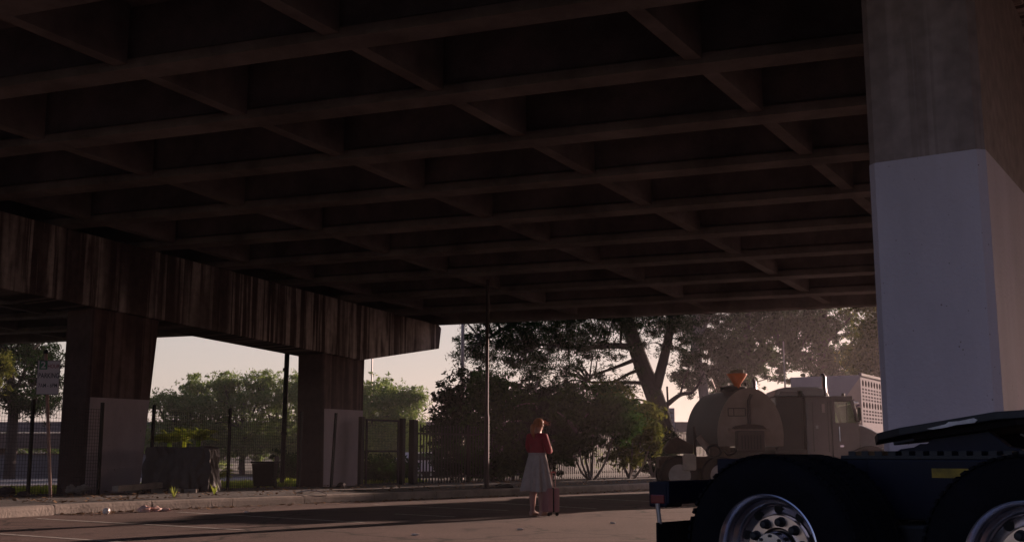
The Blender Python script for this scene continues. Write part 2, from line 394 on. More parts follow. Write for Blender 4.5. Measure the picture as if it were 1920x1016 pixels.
for i in range(len(KP) - 1):
    L = (KP[i + 1] - KP[i]).length; k = max(1, round(L / .25))
    for j in range(k): KF.append(KP[i].lerp(KP[i + 1], j / k))
st = []; last = KF[0]; acc = 0; cur = [KF[0]]
def kerbstone(ps):
    if len(ps) < 2: return
    jz, jn = (random.random() - .5) * .012, (random.random() - .5) * .016
    rings = []
    for i, p in enumerate(ps):
        d = (ps[min(i + 1, len(ps) - 1)] - ps[max(i - 1, 0)]).normalized(); n = Vector((-d.y, d.x, 0))
        q = p + (d * .007 if i == 0 else -d * .007 if i == len(ps) - 1 else Vector((0, 0, 0))) + n * jn
        rings.append([q + n * a + Vector((0, 0, b + (jz if b > 0 else 0))) for a, b in ((0, -.1), (.012, .11), (.025, .152), (.06, .17), (.27, .172), (.28, -.1))])
    kb.loft(rings)
for p in KF[1:]:
    acc += (p - last).length; last = p; cur.append(p)
    if acc > 1.75: kerbstone(cur); cur = [p]; acc = 0
struct(kb.obj('kerb', M['kerb'], smooth=False))
mk = MB()
for a, b in [((-7.4, 15.5), (-4.6, 13.6)), ((-7.73, 18.58), (-3.70, 15.81)), ((-6.03, 20.64), (-2.28, 17.52)), ((-2.05, 20.0), (-.95, 19.07)), ((-2.86, 23.54), (-.07, 21.22)), ((-.94, 25.12), (1.61, 21.9)), ((1.2, 27.6), (3.6, 24.6)), ((2.9, 30.2), (5.2, 27.6))]:
    d = Vector((b[0] - a[0], b[1] - a[1], 0)).normalized(); n = Vector((-d.y, d.x, 0)) * .05
    A, B = Vector((*a, .004)), Vector((*b, .004)); mk.add([A - n, B - n, B + n, A + n], [(0, 1, 2, 3)])
struct(mk.obj('road_markings', M['line']))
sheet('far_road', [(-70, 42), (-14, 50), (6, 72), (6, 86), (-18, 66), (-70, 58)], -.295, M['farroad'])

hb_l = MB(); hr_ = []
for k in range(81):
    x_ = -390 + k * 9.75; h_ = 3.2 + 2.2 * mnoise.noise(Vector((x_ * .02, 3, 0))) + .8 * mnoise.noise(Vector((x_ * .11, 7, 0)))
    hr_.append([Vector((x_, 170, -.31)), Vector((x_, 185, h_ * .7)), Vector((x_, 205, h_)), Vector((x_, 260, h_ * .8)), Vector((x_, 300, -.31))])
hb_l.add([p for r in hr_ for p in r], [(i * 5 + j_, (i + 1) * 5 + j_, (i + 1) * 5 + j_ + 1, i * 5 + j_ + 1) for i in range(80) for j_ in range(4)])
struct(hb_l.obj('hills', mat('dark_scrub', (.05, .055, .03), 1, scale=.15, var=.5), smooth=True))
# dead leaves and grit on verge and along the kerb, as one mass
N = 2600; t = rng.integers(20, 80, N); off = np.where(rng.random(N) < .3, -rng.random(N) ** 2 * .7, .3 + rng.random(N) ** 1.5 * 5)
Cc = []
for k in range(N):
    i = int(t[k]); p = KP[i].lerp(KP[min(i + 1, len(KP) - 1)], rng.random()) + nrm(i) * float(off[k])
    Cc.append((p.x, p.y, .012 if off[k] < 0 else .205))
Cc = np.array(Cc); a = rng.random(N) * 6.28; sz = (.02 + .05 * rng.random(N))[:, None]
uu = np.stack([np.cos(a), np.sin(a), (rng.random(N) - .5) * .8], 1) * sz; vv = np.stack([-np.sin(a), np.cos(a), (rng.random(N) - .5) * .8], 1) * sz * .6
struct(facecloud('leaf_litter', Cc, uu, vv, L_dead), 'stuff')
# grass behind the mesh fence
N = 14000; s = rng.random(N) * 20 - 6; aa = -1.2 - rng.random(N) * 3.5
G = np.array(Q0)[None] + s[:, None] * np.array(hB) + aa[:, None] * np.array(hN); G[:, 2] = .12 + .05 * rng.random(N)
uu = np.stack([rng.normal(size=N) * .03, rng.normal(size=N) * .03, .05 + .07 * rng.random(N)], 1); vv = np.stack([rng.normal(size=N), rng.normal(size=N), np.zeros(N)], 1) * .012
struct(facecloud('grass', G, uu, vv, L_palm), 'stuff')

# ------------------------------------------------------------------ overpass
def P(a, b, z=0): return Q0 + dA * a + dB * b + Vector((0, 0, z))
over = thing('overpass', 'concrete flyover deck overhead with long girders and cross beams', 'bridge', Q0)
A0, A1 = -40.6, 44.7; BN = -19.0; BF = 12.5
MB().loft([[P(A0, BN, 1.0), P(A0, BF, 1.0), P(A0, BF, 1.3), P(A0, BN, 1.3)], [P(A1, BN, 1.0), P(A1, BF, 1.0), P(A1, BF, 1.3), P(A1, BN, 1.3)]]).obj('deck_slab', M['deck'], over)
for b in [-18.0, -15.6, -13.2, -10.83, -8.44, -6.06, -3.68, -1.27, 1.14, 3.57, 6.0, 8.49, 10.97]:
    prof = [(b, 0), (b, .15), (b - .10, .22), (b - .10, 1.0), (b - .32, 1.0), (b - .32, .22), (b - .42, .15), (b - .42, 0)]
    MB().loft([[P(A0, q, z) for q, z in prof], [P(A1, q, z) for q, z in prof]]).obj('girder', M['deck'], over)
gb = [-18.0, -15.6, -13.2, -10.83, -8.44, -6.06, -3.68, -1.27, 1.14, 3.57, 6.0, 8.49, 10.97, 12.5]
for a in [4.73 - 4.06 * k for k in range(11, 0, -1)] + [4.73, 8.93, 12.46, 16.45] + [20.4 + 4.06 * k for k in range(0, 6)]:
    m_ = MB()
    for i in range(len(gb) - 1):
        b0, b1 = gb[i] - .11, gb[i + 1] - (.31 if i < len(gb) - 2 else .02)
        pr = [(a, .07), (a, 1.0), (a + .235, 1.0), (a + .235, .07)]
        # between the lower flanges the beam is as deep as the girder, above it runs into the web
        m_.loft([[P(q, gb[i] + .002, z) for q, z in pr], [P(q, gb[i + 1] - .422 if i < len(gb) - 2 else b1, z) for q, z in pr]])
    m_.obj('cross_beam', M['deck'], over)
MB().loft([[P(a_, b_, z_) for b_, z_ in ((BF, -.02), (BF, 1.95), (BF + .22, 1.95), (BF + .3, 1.3), (BF + .3, -.02))] for a_ in (A0, A1)]).obj('parapet', M['deck'], over)
MB().loft([[P(a_, b_, z_) for b_, z_ in ((BN, .3), (BN, 1.95), (BN - .22, 1.95), (BN - .3, 1.3), (BN - .3, .3))] for a_ in (A0, A1)]).obj('parapet', M['deck'], over)

def pier(a0, cols, label, painttop, depth=1.69):
    base = P(a0, 0); base.z = 0
    root = thing('pier', label, 'bridge pier', base)
    def W(b, d, z=0):
        p = Q0 + dA * a0 + hB * b + hN * d; return Vector((p.x, p.y, Q0.z - .0615 * b + z))
    TH = 1.35
    pr = [(-14.4, -.02), (12.75, -.02), (12.9, -.10), (12.78, -min(.80, depth * .8)), (8.9, -depth), (-10.6, -depth), (-14.5, -min(.80, depth * .8))]
    c = MB(); n = len(pr)
    c.add([W(b, -.0, z) for b, z in pr] + [W(b, -TH, z) for b, z in pr], [tuple(range(n))[::-1], tuple(range(n, 2 * n))] + [(i, (i + 1) % n, n + (i + 1) % n, n + i) for i in range(n)])
    c.obj('cap_beam', M['cap'], root, bevel=.03)
    for k, (b, wtop, wbot, shift, dep) in enumerate(cols):
        zt = -depth - .01
        rings = []
        ch = .07
        ztop = W(b, 0, zt).z
        def ring(z, grow=0):
            f = (z + .1) / (ztop + .1); wd = wbot + (wtop - wbot) * f + grow * 2; x0 = b + shift * (1 - f) - wd / 2
            d0, d1 = -.10 + grow, -.10 - dep - grow
            loop = [(x0 + ch, d0), (x0 + wd - ch, d0), (x0 + wd, d0 - ch), (x0 + wd, d1 + ch), (x0 + wd - ch, d1), (x0 + ch, d1), (x0, d1 + ch), (x0, d0 - ch)]
            out = []
            for bb, d in loop:
                p = W(bb, d); out.append(Vector((p.x, p.y, z)))
            return out
        top = ring(ztop + .05)
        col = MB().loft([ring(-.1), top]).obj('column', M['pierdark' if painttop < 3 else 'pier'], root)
        if painttop > 3: MB().loft([ring(-.1, .006), ring(painttop, .006)]).obj('painted_base', M['paint'], col)
        else:
            lo, hi = ring(-.1), ring(painttop); g_ = hN * .012
            MB().loft([[lo[0] + g_, lo[1] + g_, lo[1] - hN * .05, lo[0] - hN * .05], [hi[0] + g_, hi[1] + g_, hi[1] - hN * .05, hi[0] - hN * .05]]).obj('painted_face', M['paint2'], col)
    return root
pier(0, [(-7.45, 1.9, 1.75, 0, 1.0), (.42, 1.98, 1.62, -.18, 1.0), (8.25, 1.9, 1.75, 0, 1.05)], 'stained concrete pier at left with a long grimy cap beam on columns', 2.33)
pier(21.02, [(-8.85, 3.2, 3.2, 0, 1.09), (-1.6, 1.9, 1.85, 0, 1.0), (6.3, 1.9, 1.85, 0, 1.0)], 'near pier with tall grey white painted column behind the dark truck', 3.9, .30)

# ------------------------------------------------------------------ fences, gate, poles
def FL(s, a=.28):
    p = Q0 + hB * s + hN * a; return Vector((p.x, p.y, 0))
mf = thing('mesh_fence', 'dark wire mesh fence with leaning black posts beside the left pier', 'fence', FL(0))
S = [-7.2, -4.7, -2.18, -.42, 1.02, 3.47, 6.05, 7.35]
for s in S:
    b = FL(s); le = Vector((random.uniform(-.03, .03), random.uniform(-.03, .03), 0))
    if abs(s - 7.35) < .01: le = hB * .14
    MB().bar(b + Vector((0, 0, 0)), b + le + Vector((0, 0, 2.2)), .062, .062, hN).obj('fence_post', M['black'], mf)
for s0, s1 in zip(S[:-1], S[1:]):
    if s0 in (-.42, 6.05): continue
    p = MB(); x = s0
    while x < s1:
        p.bar(FL(x, .31) + Vector((0, 0, .12)), FL(x, .31) + Vector((0, 0, 2.05)), .0055, .0055, hN); x += .068
    for k in range(26):
        z = .14 + k * .076; p.bar(FL(s0, .315) + Vector((0, 0, z)), FL(s1, .315) + Vector((0, 0, z)), .006, .006)
    p.obj('wire_panel', M['black'], mf)
gt = thing('pedestrian_gate', 'black steel gate between the right pier column and palisade fence', 'gate', FL(9.7))
for s, wd in ((8.62, .13), (10.55, .14)):
    MB().box(FL(s) + Vector((0, 0, 1.05)), (wd, wd, 2.15), Matrix.Rotation(rad(57), 3, 'Z')).obj('gate_post', M['black'], gt)
g = MB(); 
for z in (.14, 1.12, 2.04): g.bar(FL(8.85) + Vector((0, 0, z)), FL(10.35) + Vector((0, 0, z)), .05, .06)
for s in (8.85, 10.35): g.bar(FL(s) + Vector((0, 0, .11)), FL(s) + Vector((0, 0, 2.07)), .05, .05, hN)
g.obj('gate_frame', M['black'], gt)
g = MB(); x = 8.9
while x < 10.3: g.bar(FL(x, .29) + Vector((0, 0, .15)), FL(x, .29) + Vector((0, 0, 2.02)), .005, .005, hN); x += .07
for k in range(24): g.bar(FL(8.87, .295) + Vector((0, 0, .2 + k * .076)), FL(10.33, .295) + Vector((0, 0, .2 + k * .076)), .005, .005)
g.obj('wire_panel', M['black'], gt)
pf = thing('palisade_fence', 'long black palisade fence running behind the shrubs', 'fence', FL(11.4))
x = 11.25; pal = MB()
pm = MB(); MB().box(FL(11.1) + Vector((0, 0, 1.04)), (.2, .2, 2.12), Matrix.Rotation(rad(57), 3, 'Z')).obj('fence_post', M['black'], pf)
while x < 42:
    b = FL(x, .32); h = 1.98 + random.uniform(-.015, .015)
    pal.prism([(-.034, .08), (.034, .08), (.034, h - .08), (0, h), (-.034, h - .08)], b, hB, (0, 0, 1), hN * .012); x += .16
pal.obj('pales', M['black'], pf)
for z in (.32, 1.68): MB().bar(FL(11.1, .29) + Vector((0, 0, z)), FL(42, .29) + Vector((0, 0, z)), .05, .06).obj('rail', M['black'], pf)
for s in (14.1, 16.9, 19.7, 22.5, 25.3, 28.1, 30.9, 33.7, 36.5, 39.3): MB().box(FL(s, .24) + Vector((0, 0, 1.)), (.08, .08, 2.0), Matrix.Rotation(rad(57), 3, 'Z')).obj('fence_post', M['black'], pf)

pl = thing('light_pole', 'slender steel pole standing on the verge left of the woman', 'pole', (-.64, 28.6, .17))
MB().tube([(-.64, 28.6, .1), (-.64, 28.6, 1.95), (-.64, 28.6, 2.05), (-.63, 28.6, 5.4)], [.062, .062, .045, .04], 12).obj('shaft', M['brownpole'], pl, True)
MB().tube([(-.64, 28.6, .1), (-.64, 28.6, .2)], .1, 12).obj('base_plate', M['brownpole'], pl)
MB().tube([(-.63, 28.6, 5.39), (-.63, 28.6, 5.47)], [.055, .05], 12).obj('pole_cap', M['brownpole'], pl)
MB().box((-.64, 28.53, .95), (.075, .02, .28)).obj('access_cover', M['brownpole'], pl)
def lamp(x, Y, h, label, r=.085, arm=True):
    b = pt(x, 851, Y); b.z = -.3
    t_ = thing('street_lamp' if arm else 'metal_pole', label, 'street lamp' if arm else 'pole', b)
    MB().tube([b, b + Vector((0, 0, h * .5)), b + Vector((0, 0, h))], [r, r * .8, r * .55], 10).obj('lamp_post', M['gal'], t_, True)
    if not arm: return
    MB().tube(curve([b + Vector((0, 0, h)), b + Vector((.4, -.1, h + .35)), b + Vector((1.5, -.2, h + .5))], 4), r * .5, 8).obj('lamp_arm', M['gal'], t_, True)
    MB().box(b + Vector((1.75, -.22, h + .48)), (.6, .24, .12)).obj('lamp_head', M['gal'], t_, bevel=.03)
lamp(866, 43, 10.5, 'tall grey lamp post rising into the sky gap beside the pine')
lamp(694, 78, 11, 'thin distant lamp post behind the round olive tree', .07)
lamp(1477, 72, 8.5, 'pale slim pole among the trees above the truck bed', .08, False)
dpb = pt(530, 851, 33.7); dpb.z = .1
dp = thing('downpipe', 'thin black upright pipe standing behind the mesh fence near bin', 'pipe', dpb)
MB().tube([dpb, dpb + Vector((.05, 0, 5.2))], .075, 10).obj('pipe', M['black'], dp, True)
MB().box(dpb + Vector((0, 0, .05)), (.3, .3, .1)).obj('footing', M['black'], dp)
for z in (1.5, 3.4): MB().tube([dpb + Vector((.012, 0, z)), dpb + Vector((.013, 0, z + .08))], .092, 10).obj('bracket', M['black'], dp)

# ------------------------------------------------------------------ parking sign
sb = Vector((-9.42, 23.3, .16))
sg = thing('parking_sign', 'two hour parking sign on a leaning rusty post by kerb', 'road sign', sb)
top = pt(86, 660, 23.3)
MB().tube([sb, top], .034, 10).obj('post', mat('rusty_post', (.26, .15, .12), .7, var=.35, scale=8), sg, True)
MB().tube([top - Vector((0, 0, .03)), top + Vector((0, 0, .05))], [.05, .04], 10).obj('post_cap', M['black'], sg)
c0, c1 = pt(67.5, 739, 23.22), pt(113.5, 676, 23.22)
sc = (c0 + c1) / 2; sw, sh = c1.x - c0.x, c1.z - c0.z
plate = MB().box(sc, (sw, .006, sh)).obj('sign_plate', M['signwhite'], sg)
rim = MB(); 
for dx, dz, lx, lz in ((0, sh / 2, sw + .012, .012), (0, -sh / 2, sw + .012, .012), (-sw / 2, 0, .012, sh - .012), (sw / 2, 0, .012, sh - .012)):
    rim.box(sc + Vector((dx, -.001, dz)), (lx, .012, lz))
rim.obj('sign_rim', M['signblack'], plate)
MB().box(sc + Vector((-sw * .25, -.0045, sh * .365)), (sw * .36, .003, sh * .25)).obj('green_square', M['signgreen'], plate)
def text(body, size, loc, m, parent, name, sx=1., bold=.0):
    cu = bpy.data.curves.new('txt', 'FONT'); cu.body = body; cu.size = size; cu.align_x = 'CENTER'; cu.align_y = 'CENTER'; cu.offset = bold
    o = bpy.data.objects.new('txt', cu); COL.objects.link(o)
    me = bpy.data.meshes.new_from_object(o.evaluated_get(bpy.context.evaluated_depsgraph_get()))
    bpy.data.objects.remove(o); o0 = origin_of(parent)
    for v in me.vertices: v.co = Vector((v.co.x * sx, 0, v.co.y)) + Vector(loc) - o0
    me.name = name; me.materials.clear(); me.materials.append(m)
    q = bpy.data.objects.new(name, me); COL.objects.link(q); q.parent = parent; return q
text('2', .19, sc + Vector((-sw * .25, -.0075, sh * .365)), M['signwhite'], plate, 'numeral', 1.1, .004)
text('HOUR', .11, sc + Vector((sw * .21, -.005, sh * .33)), M['signred'], plate, 'lettering', .8, .002)
text('PARKING', .145, sc + Vector((.01, -.005, sh * .05)), M['signblack'], plate, 'lettering', .72, .003)
text('7AM - 6PM', .115, sc + Vector((0, -.005, -sh * .24)), M['signblack'], plate, 'lettering', .75, .001)

# ------------------------------------------------------------------ verge clutter
def blob(mb, c, r, n=10, jit=.25, flat=1.):
    c = Vector(c); rings = []
    for i in range(1, 7):
        th = math.pi * i / 7
        rings.append([c + Vector((r[0] * math.sin(th) * math.cos(2 * math.pi * k / n) * (1 + random.uniform(-jit, jit)), r[1] * math.sin(th) * math.sin(2 * math.pi * k / n) * (1 + random.uniform(-jit, jit)), -r[2] * math.cos(th) * (1 + random.uniform(-jit, jit) * .5))) for k in range(n)])
    return mb.loft(rings)
# tarpaulin over a stack of stuff
pc0, pc1 = pt(277, 851, 26.6), pt(397, 851, 26.6); px0, px1 = pc0.x, pc1.x
tb = Vector(((px0 + px1) / 2, 26.9, .15))
tp = thing('covered_stack', 'boxy stack under a dark draped tarpaulin beside the pier column', 'covered stack', tb)
nu, nv = 220, 56; vs = []; W_, D_, H_ = px1 - px0, .95, 1.02
def per(u):
    q = (u % 1.) * 4; k = int(q); f = q - k
    return [(-.5 + f, -.5), (.5, -.5 + f), (.5 - f, .5), (-.5, .5 - f)][k]
for j in range(nv + 1):
    z = j / nv
    for i in range(nu):
        u = i / nu; x, y = per(u); fl = 1 - z
        q_ = Vector((x * 3.1, y * 3.1, z * 1.1)); fold = .30 * (mnoise.noise(q_ + Vector((5, 1, 2))) * (.25 + fl)) + .16 * abs(mnoise.noise(q_ * 2.4)) + .07 * mnoise.noise(q_ * 6) + .05 * math.sin(u * 88 + 5 * mnoise.noise(q_)) * fl
        k = .94 + fold * .62 + .06 * fl
        vs.append(tb + Vector((x * W_ * k, y * D_ * k, z * H_ * (1 + .035 * math.sin(u * 14) + .02 * math.sin(u * 37)) - (.02 if j == 0 else 0))))
vs.append(tb + Vector((0, 0, H_ - .03)))
fs = [(j * nu + i, j * nu + (i + 1) % nu, (j + 1) * nu + (i + 1) % nu, (j + 1) * nu + i) for j in range(nv) for i in range(nu)] + [(nv * nu + i, nv * nu + (i + 1) % nu, len(vs) - 1) for i in range(nu)]
MB().add(vs, fs).obj('tarpaulin', M['tarp'], tp, True)
blk = MB()
for x, z in ((-.35, .03), (.05, .04), (.4, .03)): blk.box(tb + Vector((x, -.62, z)), (.3, .16, .12), Matrix.Rotation(random.uniform(-.4, .4), 3, 'Z'))
blk.obj('weight_blocks', M['kerb'], tp, bevel=.01)
# bin
bb = pt(498, 851, 31.2); bb.z = .12
bn = thing('wheelie_bin', 'dark square rubbish bin standing behind the mesh fence', 'bin', bb)
MB().loft([[bb + Vector((x * .25, y * .25, .05)) for x, y in ((-1, -1), (1, -1), (1, 1), (-1, 1))], [bb + Vector((x * .30, y * .32, .66)) for x, y in ((-1, -1), (1, -1), (1, 1), (-1, 1))]]).obj('body', M['bin'], bn, bevel=.02)
MB().box(bb + Vector((0, -.01, .69)), (.66, .72, .05)).obj('lid', M['bin'], bn, bevel=.015)
for sx in (-.24, .24): MB().lathe(bb + Vector((sx - .025, .27, .1)), (1, 0, 0), [(.01, 0), (.1, 0), (.1, .05), (.01, .05)], 16).obj('wheel', M['rubber'], bn)
MB().tube([bb + Vector((-.2, .37, .62)), bb + Vector((.2, .37, .62))], .018, 8).obj('handle', M['bin'], bn)
# fallen beam and junk at the column foot
fbm = MB().bar(pt(216, 916, 24.8), pt(300, 909, 26.3), .16, .13).obj('fallen_beam', M['kerb'], None, bevel=.015)
tag(fbm, 'concrete beam lying on the dirt at the foot of left column', 'beam')
jb = MB()
for k in range(14): blob(jb, pt(random.uniform(128, 165), random.uniform(913, 921), 25.2), (random.uniform(.04, .13),) * 2 + (random.uniform(.03, .09),), 7, .35)
struct(jb.obj('rubble', M['kerb']), 'stuff')
hp = MB(); hc = pt(583, 931, 24.6); hc.z = .16
hp.tube([hc + Vector((math.cos(t_) * .34, -.1 * math.sin(t_), math.sin(t_) * .1)) for t_ in [k * math.pi / 20 for k in range(21)]], .012, 6)
tag(hp.obj('bent_hose', M['gal'], None, True), 'pale bent piece of hose arching over the kerb edge', 'hose')
lb = Vector((-7.07, 19.95, 0)); q = MB(); blob(q, lb + Vector((0, 0, .055)), (.065, .06, .06), 9, .2)
tag(q.obj('crumpled_paper', M['bag'], None, True), 'small crumpled white ball of paper in the gutter', 'litter')
q = MB(); blob(q, (-6.62, 20.65, .05), (.13, .10, .07), 10, .4); blob(q, (-6.48, 20.8, .04), (.1, .1, .06), 9, .45); blob(q, (-6.36, 20.92, .03), (.12, .06, .035), 9, .45)
tag(q.obj('torn_wrapper', M['redbag'], None, False), 'torn red and white wrapper lying against the kerb', 'litter')
for (x, y, lab) in [(976, 993, 'white paper scrap on the lit asphalt below the woman'), (1149, 981, 'tiny pale scrap on the asphalt right of the woman'), (779, 1003, 'flat pale scrap on the asphalt nearest the photo bottom'), (463, 960.5, 'pale flattened scrap beside the second bay line')]:
    c, s_ = math.cos(TILT), math.sin(TILT); dz = 2100 * s_ + (508 - y) * c; dy = 2100 * c - (508 - y) * s_; Y = -CAMZ * dy / dz
    p = pt(x, y, Y); q = MB(); blob(q, (p.x, p.y, .012), (.05, .035, .014), 8, .35); tag(q.obj('paper_scrap', M['bag']), lab, 'litter', 'scraps of litter on the asphalt')
for (x, y, Y, r0, lab) in [(12, 914, 23.6, .2, 'large dark stone at the very left edge of the verge'), (45, 921, 23.4, .12, 'small dark stone left of the parking sign post'), (640, 914, 29.5, .14, 'small stone at the foot of the right pier column'), (252, 897, 26.0, .16, 'pale broken block leaning at the foot of the left column')]:
    p = pt(x, y, Y); q = MB(); blob(q, (p.x, p.y, .17 + r0 * .4), (r0, r0 * .8, r0 * .6), 8, .35); tag(q.obj('stone', M['kerb'] if 'pale' in lab else M['brownpole']), lab, 'stone', 'stones on the verge')
for x, Y, lab in [(330, 22.6, 'tiny bright weed growing at the kerb right of the torn wrapper'), (640 * 0 + 405, 24.2, 'small weed tuft on the verge edge')]:
    p = pt(x, 851, Y); p.z = .16; n = 26; a_ = rng.random(n) * 6.28; l_ = .05 + .09 * rng.random((n, 1))
    U_ = np.stack([np.cos(a_) * .4, np.sin(a_) * .4, np.ones(n)], 1) * l_; tag(facecloud('weed', np.array(tuple(p))[None] + U_, U_, np.stack([-np.sin(a_), np.cos(a_), np.zeros(n)], 1) * .006, L_palm), lab, 'weed')
for k, (x, Y) in enumerate([(945, 29.6)]):
    p = pt(x, 851, Y); q = MB(); blob(q, (p.x, p.y, .2), (.3, .2, .08), 9, .4)
    tag(q.obj('dark_rock', M['brownpole']), 'low dark lump of rock on the verge right of the slender pole', 'rock')

# ------------------------------------------------------------------ trees and plants
def limb(mb, pts, r0, r1, n=9):
    c = curve(pts, 5); mb.tube(c, [r0 + (r1 - r0) * (i / (len(c) - 1)) ** .8 for i in range(len(c))], n)
def tree(name, label, base, trunks, ells, leaf, bark, size, clump, per, cat='tree', group=None, aspect=.35, droop=0., twigs=0):
    root = thing(name, label, cat, base, group)
    tm = MB()
    for pts, r0, r1 in trunks: limb(tm, pts, r0, r1)
    C, U, V = cloud(ells, size, clump, per, aspect, droop, tight=.33 if per > 90 else .42)
    if twigs:
        tips = C[rng.integers(0, len(C), twigs)]
        anchors = np.array([tuple(p) for pts, r0, r1 in trunks for p in curve(pts, 4)[3:]])
        for q_ in tips:
            d = np.linalg.norm(anchors - q_, axis=1) + np.maximum(0, anchors[:, 2] - q_[2]) * 1.5; a_ = anchors[d.argmin()]
            if d.min() < 6:
                a_, b_ = Vector(a_), Vector(q_); m_ = (a_ + b_) / 2 + Vector((0, 0, .12 * (b_ - a_).length))
                tm.tube(curve([a_, m_, b_], 3), [.045, .04, .034, .028, .022, .016, .01][:7], 5, False)
    tm.obj('trunk', bark, root, True)
    facecloud('crown', C, U, V, leaf, root)
    return root
def B(x, Y, z=-.3): p = pt(x, 851, Y); p.z = z; return p
def E(x, y, Y, rx, ry, rz, k): return (tuple(pt(x, y, Y)), (rx, ry, rz), k)

def E2(x, y, Y, rx, ry, rz, k): return (tuple(pt(x, y, Y)), (rx * EK, ry * EK, rz * EK), max(8, int(k * .66)))

# the big leaning pine
Y = 47
tree('pine_tree', 'big leaning pine with a thick forked trunk behind the shrubs', B(1256, Y, 0),
     [([B(1256, Y, -.1), pt(1246, 815, Y), pt(1228, 745, Y), pt(1206, 690, Y), pt(1190, 645, Y), pt(1176, 600, Y), pt(1160, 540, Y), pt(1150, 470, Y)], .47, .24),
      ([pt(1226, 742, Y), pt(1240, 690, Y - .3), pt(1252, 640, Y - .5), pt(1262, 580, Y - .6), pt(1275, 500, Y)], .25, .14),
      ([pt(1194, 652, Y), pt(1150, 648, Y - .8), pt(1085, 652, Y - 1.5), pt(1010, 645, Y - 2)], .17, .06),
      ([pt(1196, 672, Y), pt(1150, 690, Y - .7), pt(1105, 705, Y - 1)], .10, .04),
      ([pt(1208, 690, Y), pt(1170, 705, Y + .5), pt(1120, 740, Y + 1)], .09, .04),
      ([pt(1215, 718, Y), pt(1160, 716, Y - .8), pt(1105, 716, Y - 1.4)], .09, .04),
      ([pt(1176, 600, Y), pt(1080, 590, Y - 1), pt(980, 600, Y - 2), pt(905, 640, Y - 2.5)], .18, .05),
      ([pt(1248, 760, Y), pt(1275, 740, Y), pt(1300, 733, Y), pt(1320, 700, Y)], .12, .04),
      ([pt(1275, 742, Y), pt(1282, 715, Y), pt(1292, 690, Y)], .06, .02)],
     [E(905, 655, 45, 1.2, 1.4, 1.3, 60), E(960, 640, 45, 1.9, 1.8, 1.5, 150), E(1030, 620, 45.5, 2.2, 2, 1.5, 170), E(1090, 600, 46, 2, 2, 1.2, 120), E(1000, 690, 45, 1.6, 1.4, .55, 34), E(1075, 690, 45, 1.6, 1.4, 1.3, 34),
      E(1150, 670, 46, 1.4, 1.5, 1.6, 34), E(1240, 610, 46, 1.6, 1.6, .8, 60), E(1160, 590, 46, 2, 2, .7, 70), E(1060, 730, 45.5, 1.6, 1.2, .45, 26), E(1150, 735, 46, 1.4, 1.4, .5, 22), E(1285, 650, 47, 1.2, 1.4, 1.2, 34), E(1120, 470, 46.5, 4.4, 4, 2.6, 260), E(950, 560, 45.5, 2.4, 2, 1, 80)],
     L_pine, M['bark'], .165, .42, 74, aspect=.22, twigs=170)
# bare tree twigs against the gap right of the trunk are part of the slim tree
Y = 70; EK = 1.250
tree('slim_tree', 'slim pale trunked tree between the big pine and the truck', B(1325, Y, -.2),
     [([B(1328, Y), pt(1322, 760, Y), pt(1313, 700, Y), pt(1303, 650, Y), pt(1307, 610, Y), pt(1300, 540, Y)], 0.375, 0.213), ([pt(1304, 640, Y), pt(1325, 605, Y), pt(1340, 570, Y)], 0.163, 0.075)],
     [E2(1290, 700, Y, .8, .9, 1.1, 50), E2(1340, 640, Y + 1, 1.7, 1.6, 2.0, 130), E2(1300, 600, Y + 1, 1.4, 1.6, 1.2, 70), E2(1355, 700, Y + 2, 1.4, 1.4, 1.6, 90), E2(1310, 530, Y, 3, 3, 2, 110)], L_pine, M['palebark'], 0.250, 0.575, 120, aspect=.25)
Y = 77; EK = 1.167
tree('dark_tree', 'dark bushy tree directly behind the tank with orange funnel', B(1410, Y),
     [([B(1412, Y), pt(1408, 760, Y), pt(1402, 690, Y), pt(1400, 600, Y)], 0.467, 0.233)],
     [E2(1400, 640, Y, 2.2, 2, 2.2, 190), E2(1380, 700, Y, 1.6, 1.6, 1.6, 110), E2(1450, 610, Y, 2, 2, 1.4, 120), E2(1405, 540, Y, 3.6, 3, 2.2, 160), E2(1445, 690, Y, 1.5, 1.5, 1.1, 30)], L_far, M['bark'], 0.257, 0.583, 120, twigs=60)
Y = 75; EK = 1.210
tree('spreading_tree', 'open spreading tree with a dark upright trunk above the truck cab', B(1548, Y),
     [([B(1552, Y), pt(1550, 740, Y), pt(1545, 670, Y), pt(1542, 600, Y), pt(1545, 520, Y)], 0.508, 0.266), ([pt(1546, 680, Y), pt(1590, 650, Y), pt(1625, 610, Y)], 0.157, 0.060), ([pt(1546, 690, Y), pt(1500, 660, Y), pt(1460, 650, Y)], 0.145, 0.060), ([pt(1544, 650, Y), pt(1580, 610, Y), pt(1610, 580, Y)], 0.121, 0.048)],
     [E2(1510, 610, Y, 2.2, 2, 1.7, 140), E2(1540, 690, Y, 1.7, 1.7, 1.1, 70), E2(1590, 600, Y, 1.7, 1.7, 1.2, 42), E2(1475, 660, Y, 1.5, 1.5, 1.2, 44), E2(1520, 650, Y, 1.6, 1.6, 1, 50), E2(1580, 650, Y, 1.6, 1.6, 1., 34), E2(1540, 530, Y, 3.6, 3, 2.2, 150), E2(1590, 700, Y, 1.6, 1.6, 1, 90)], L_far, M['bark'], 0.254, 0.581, 120, twigs=110)
Y = 58
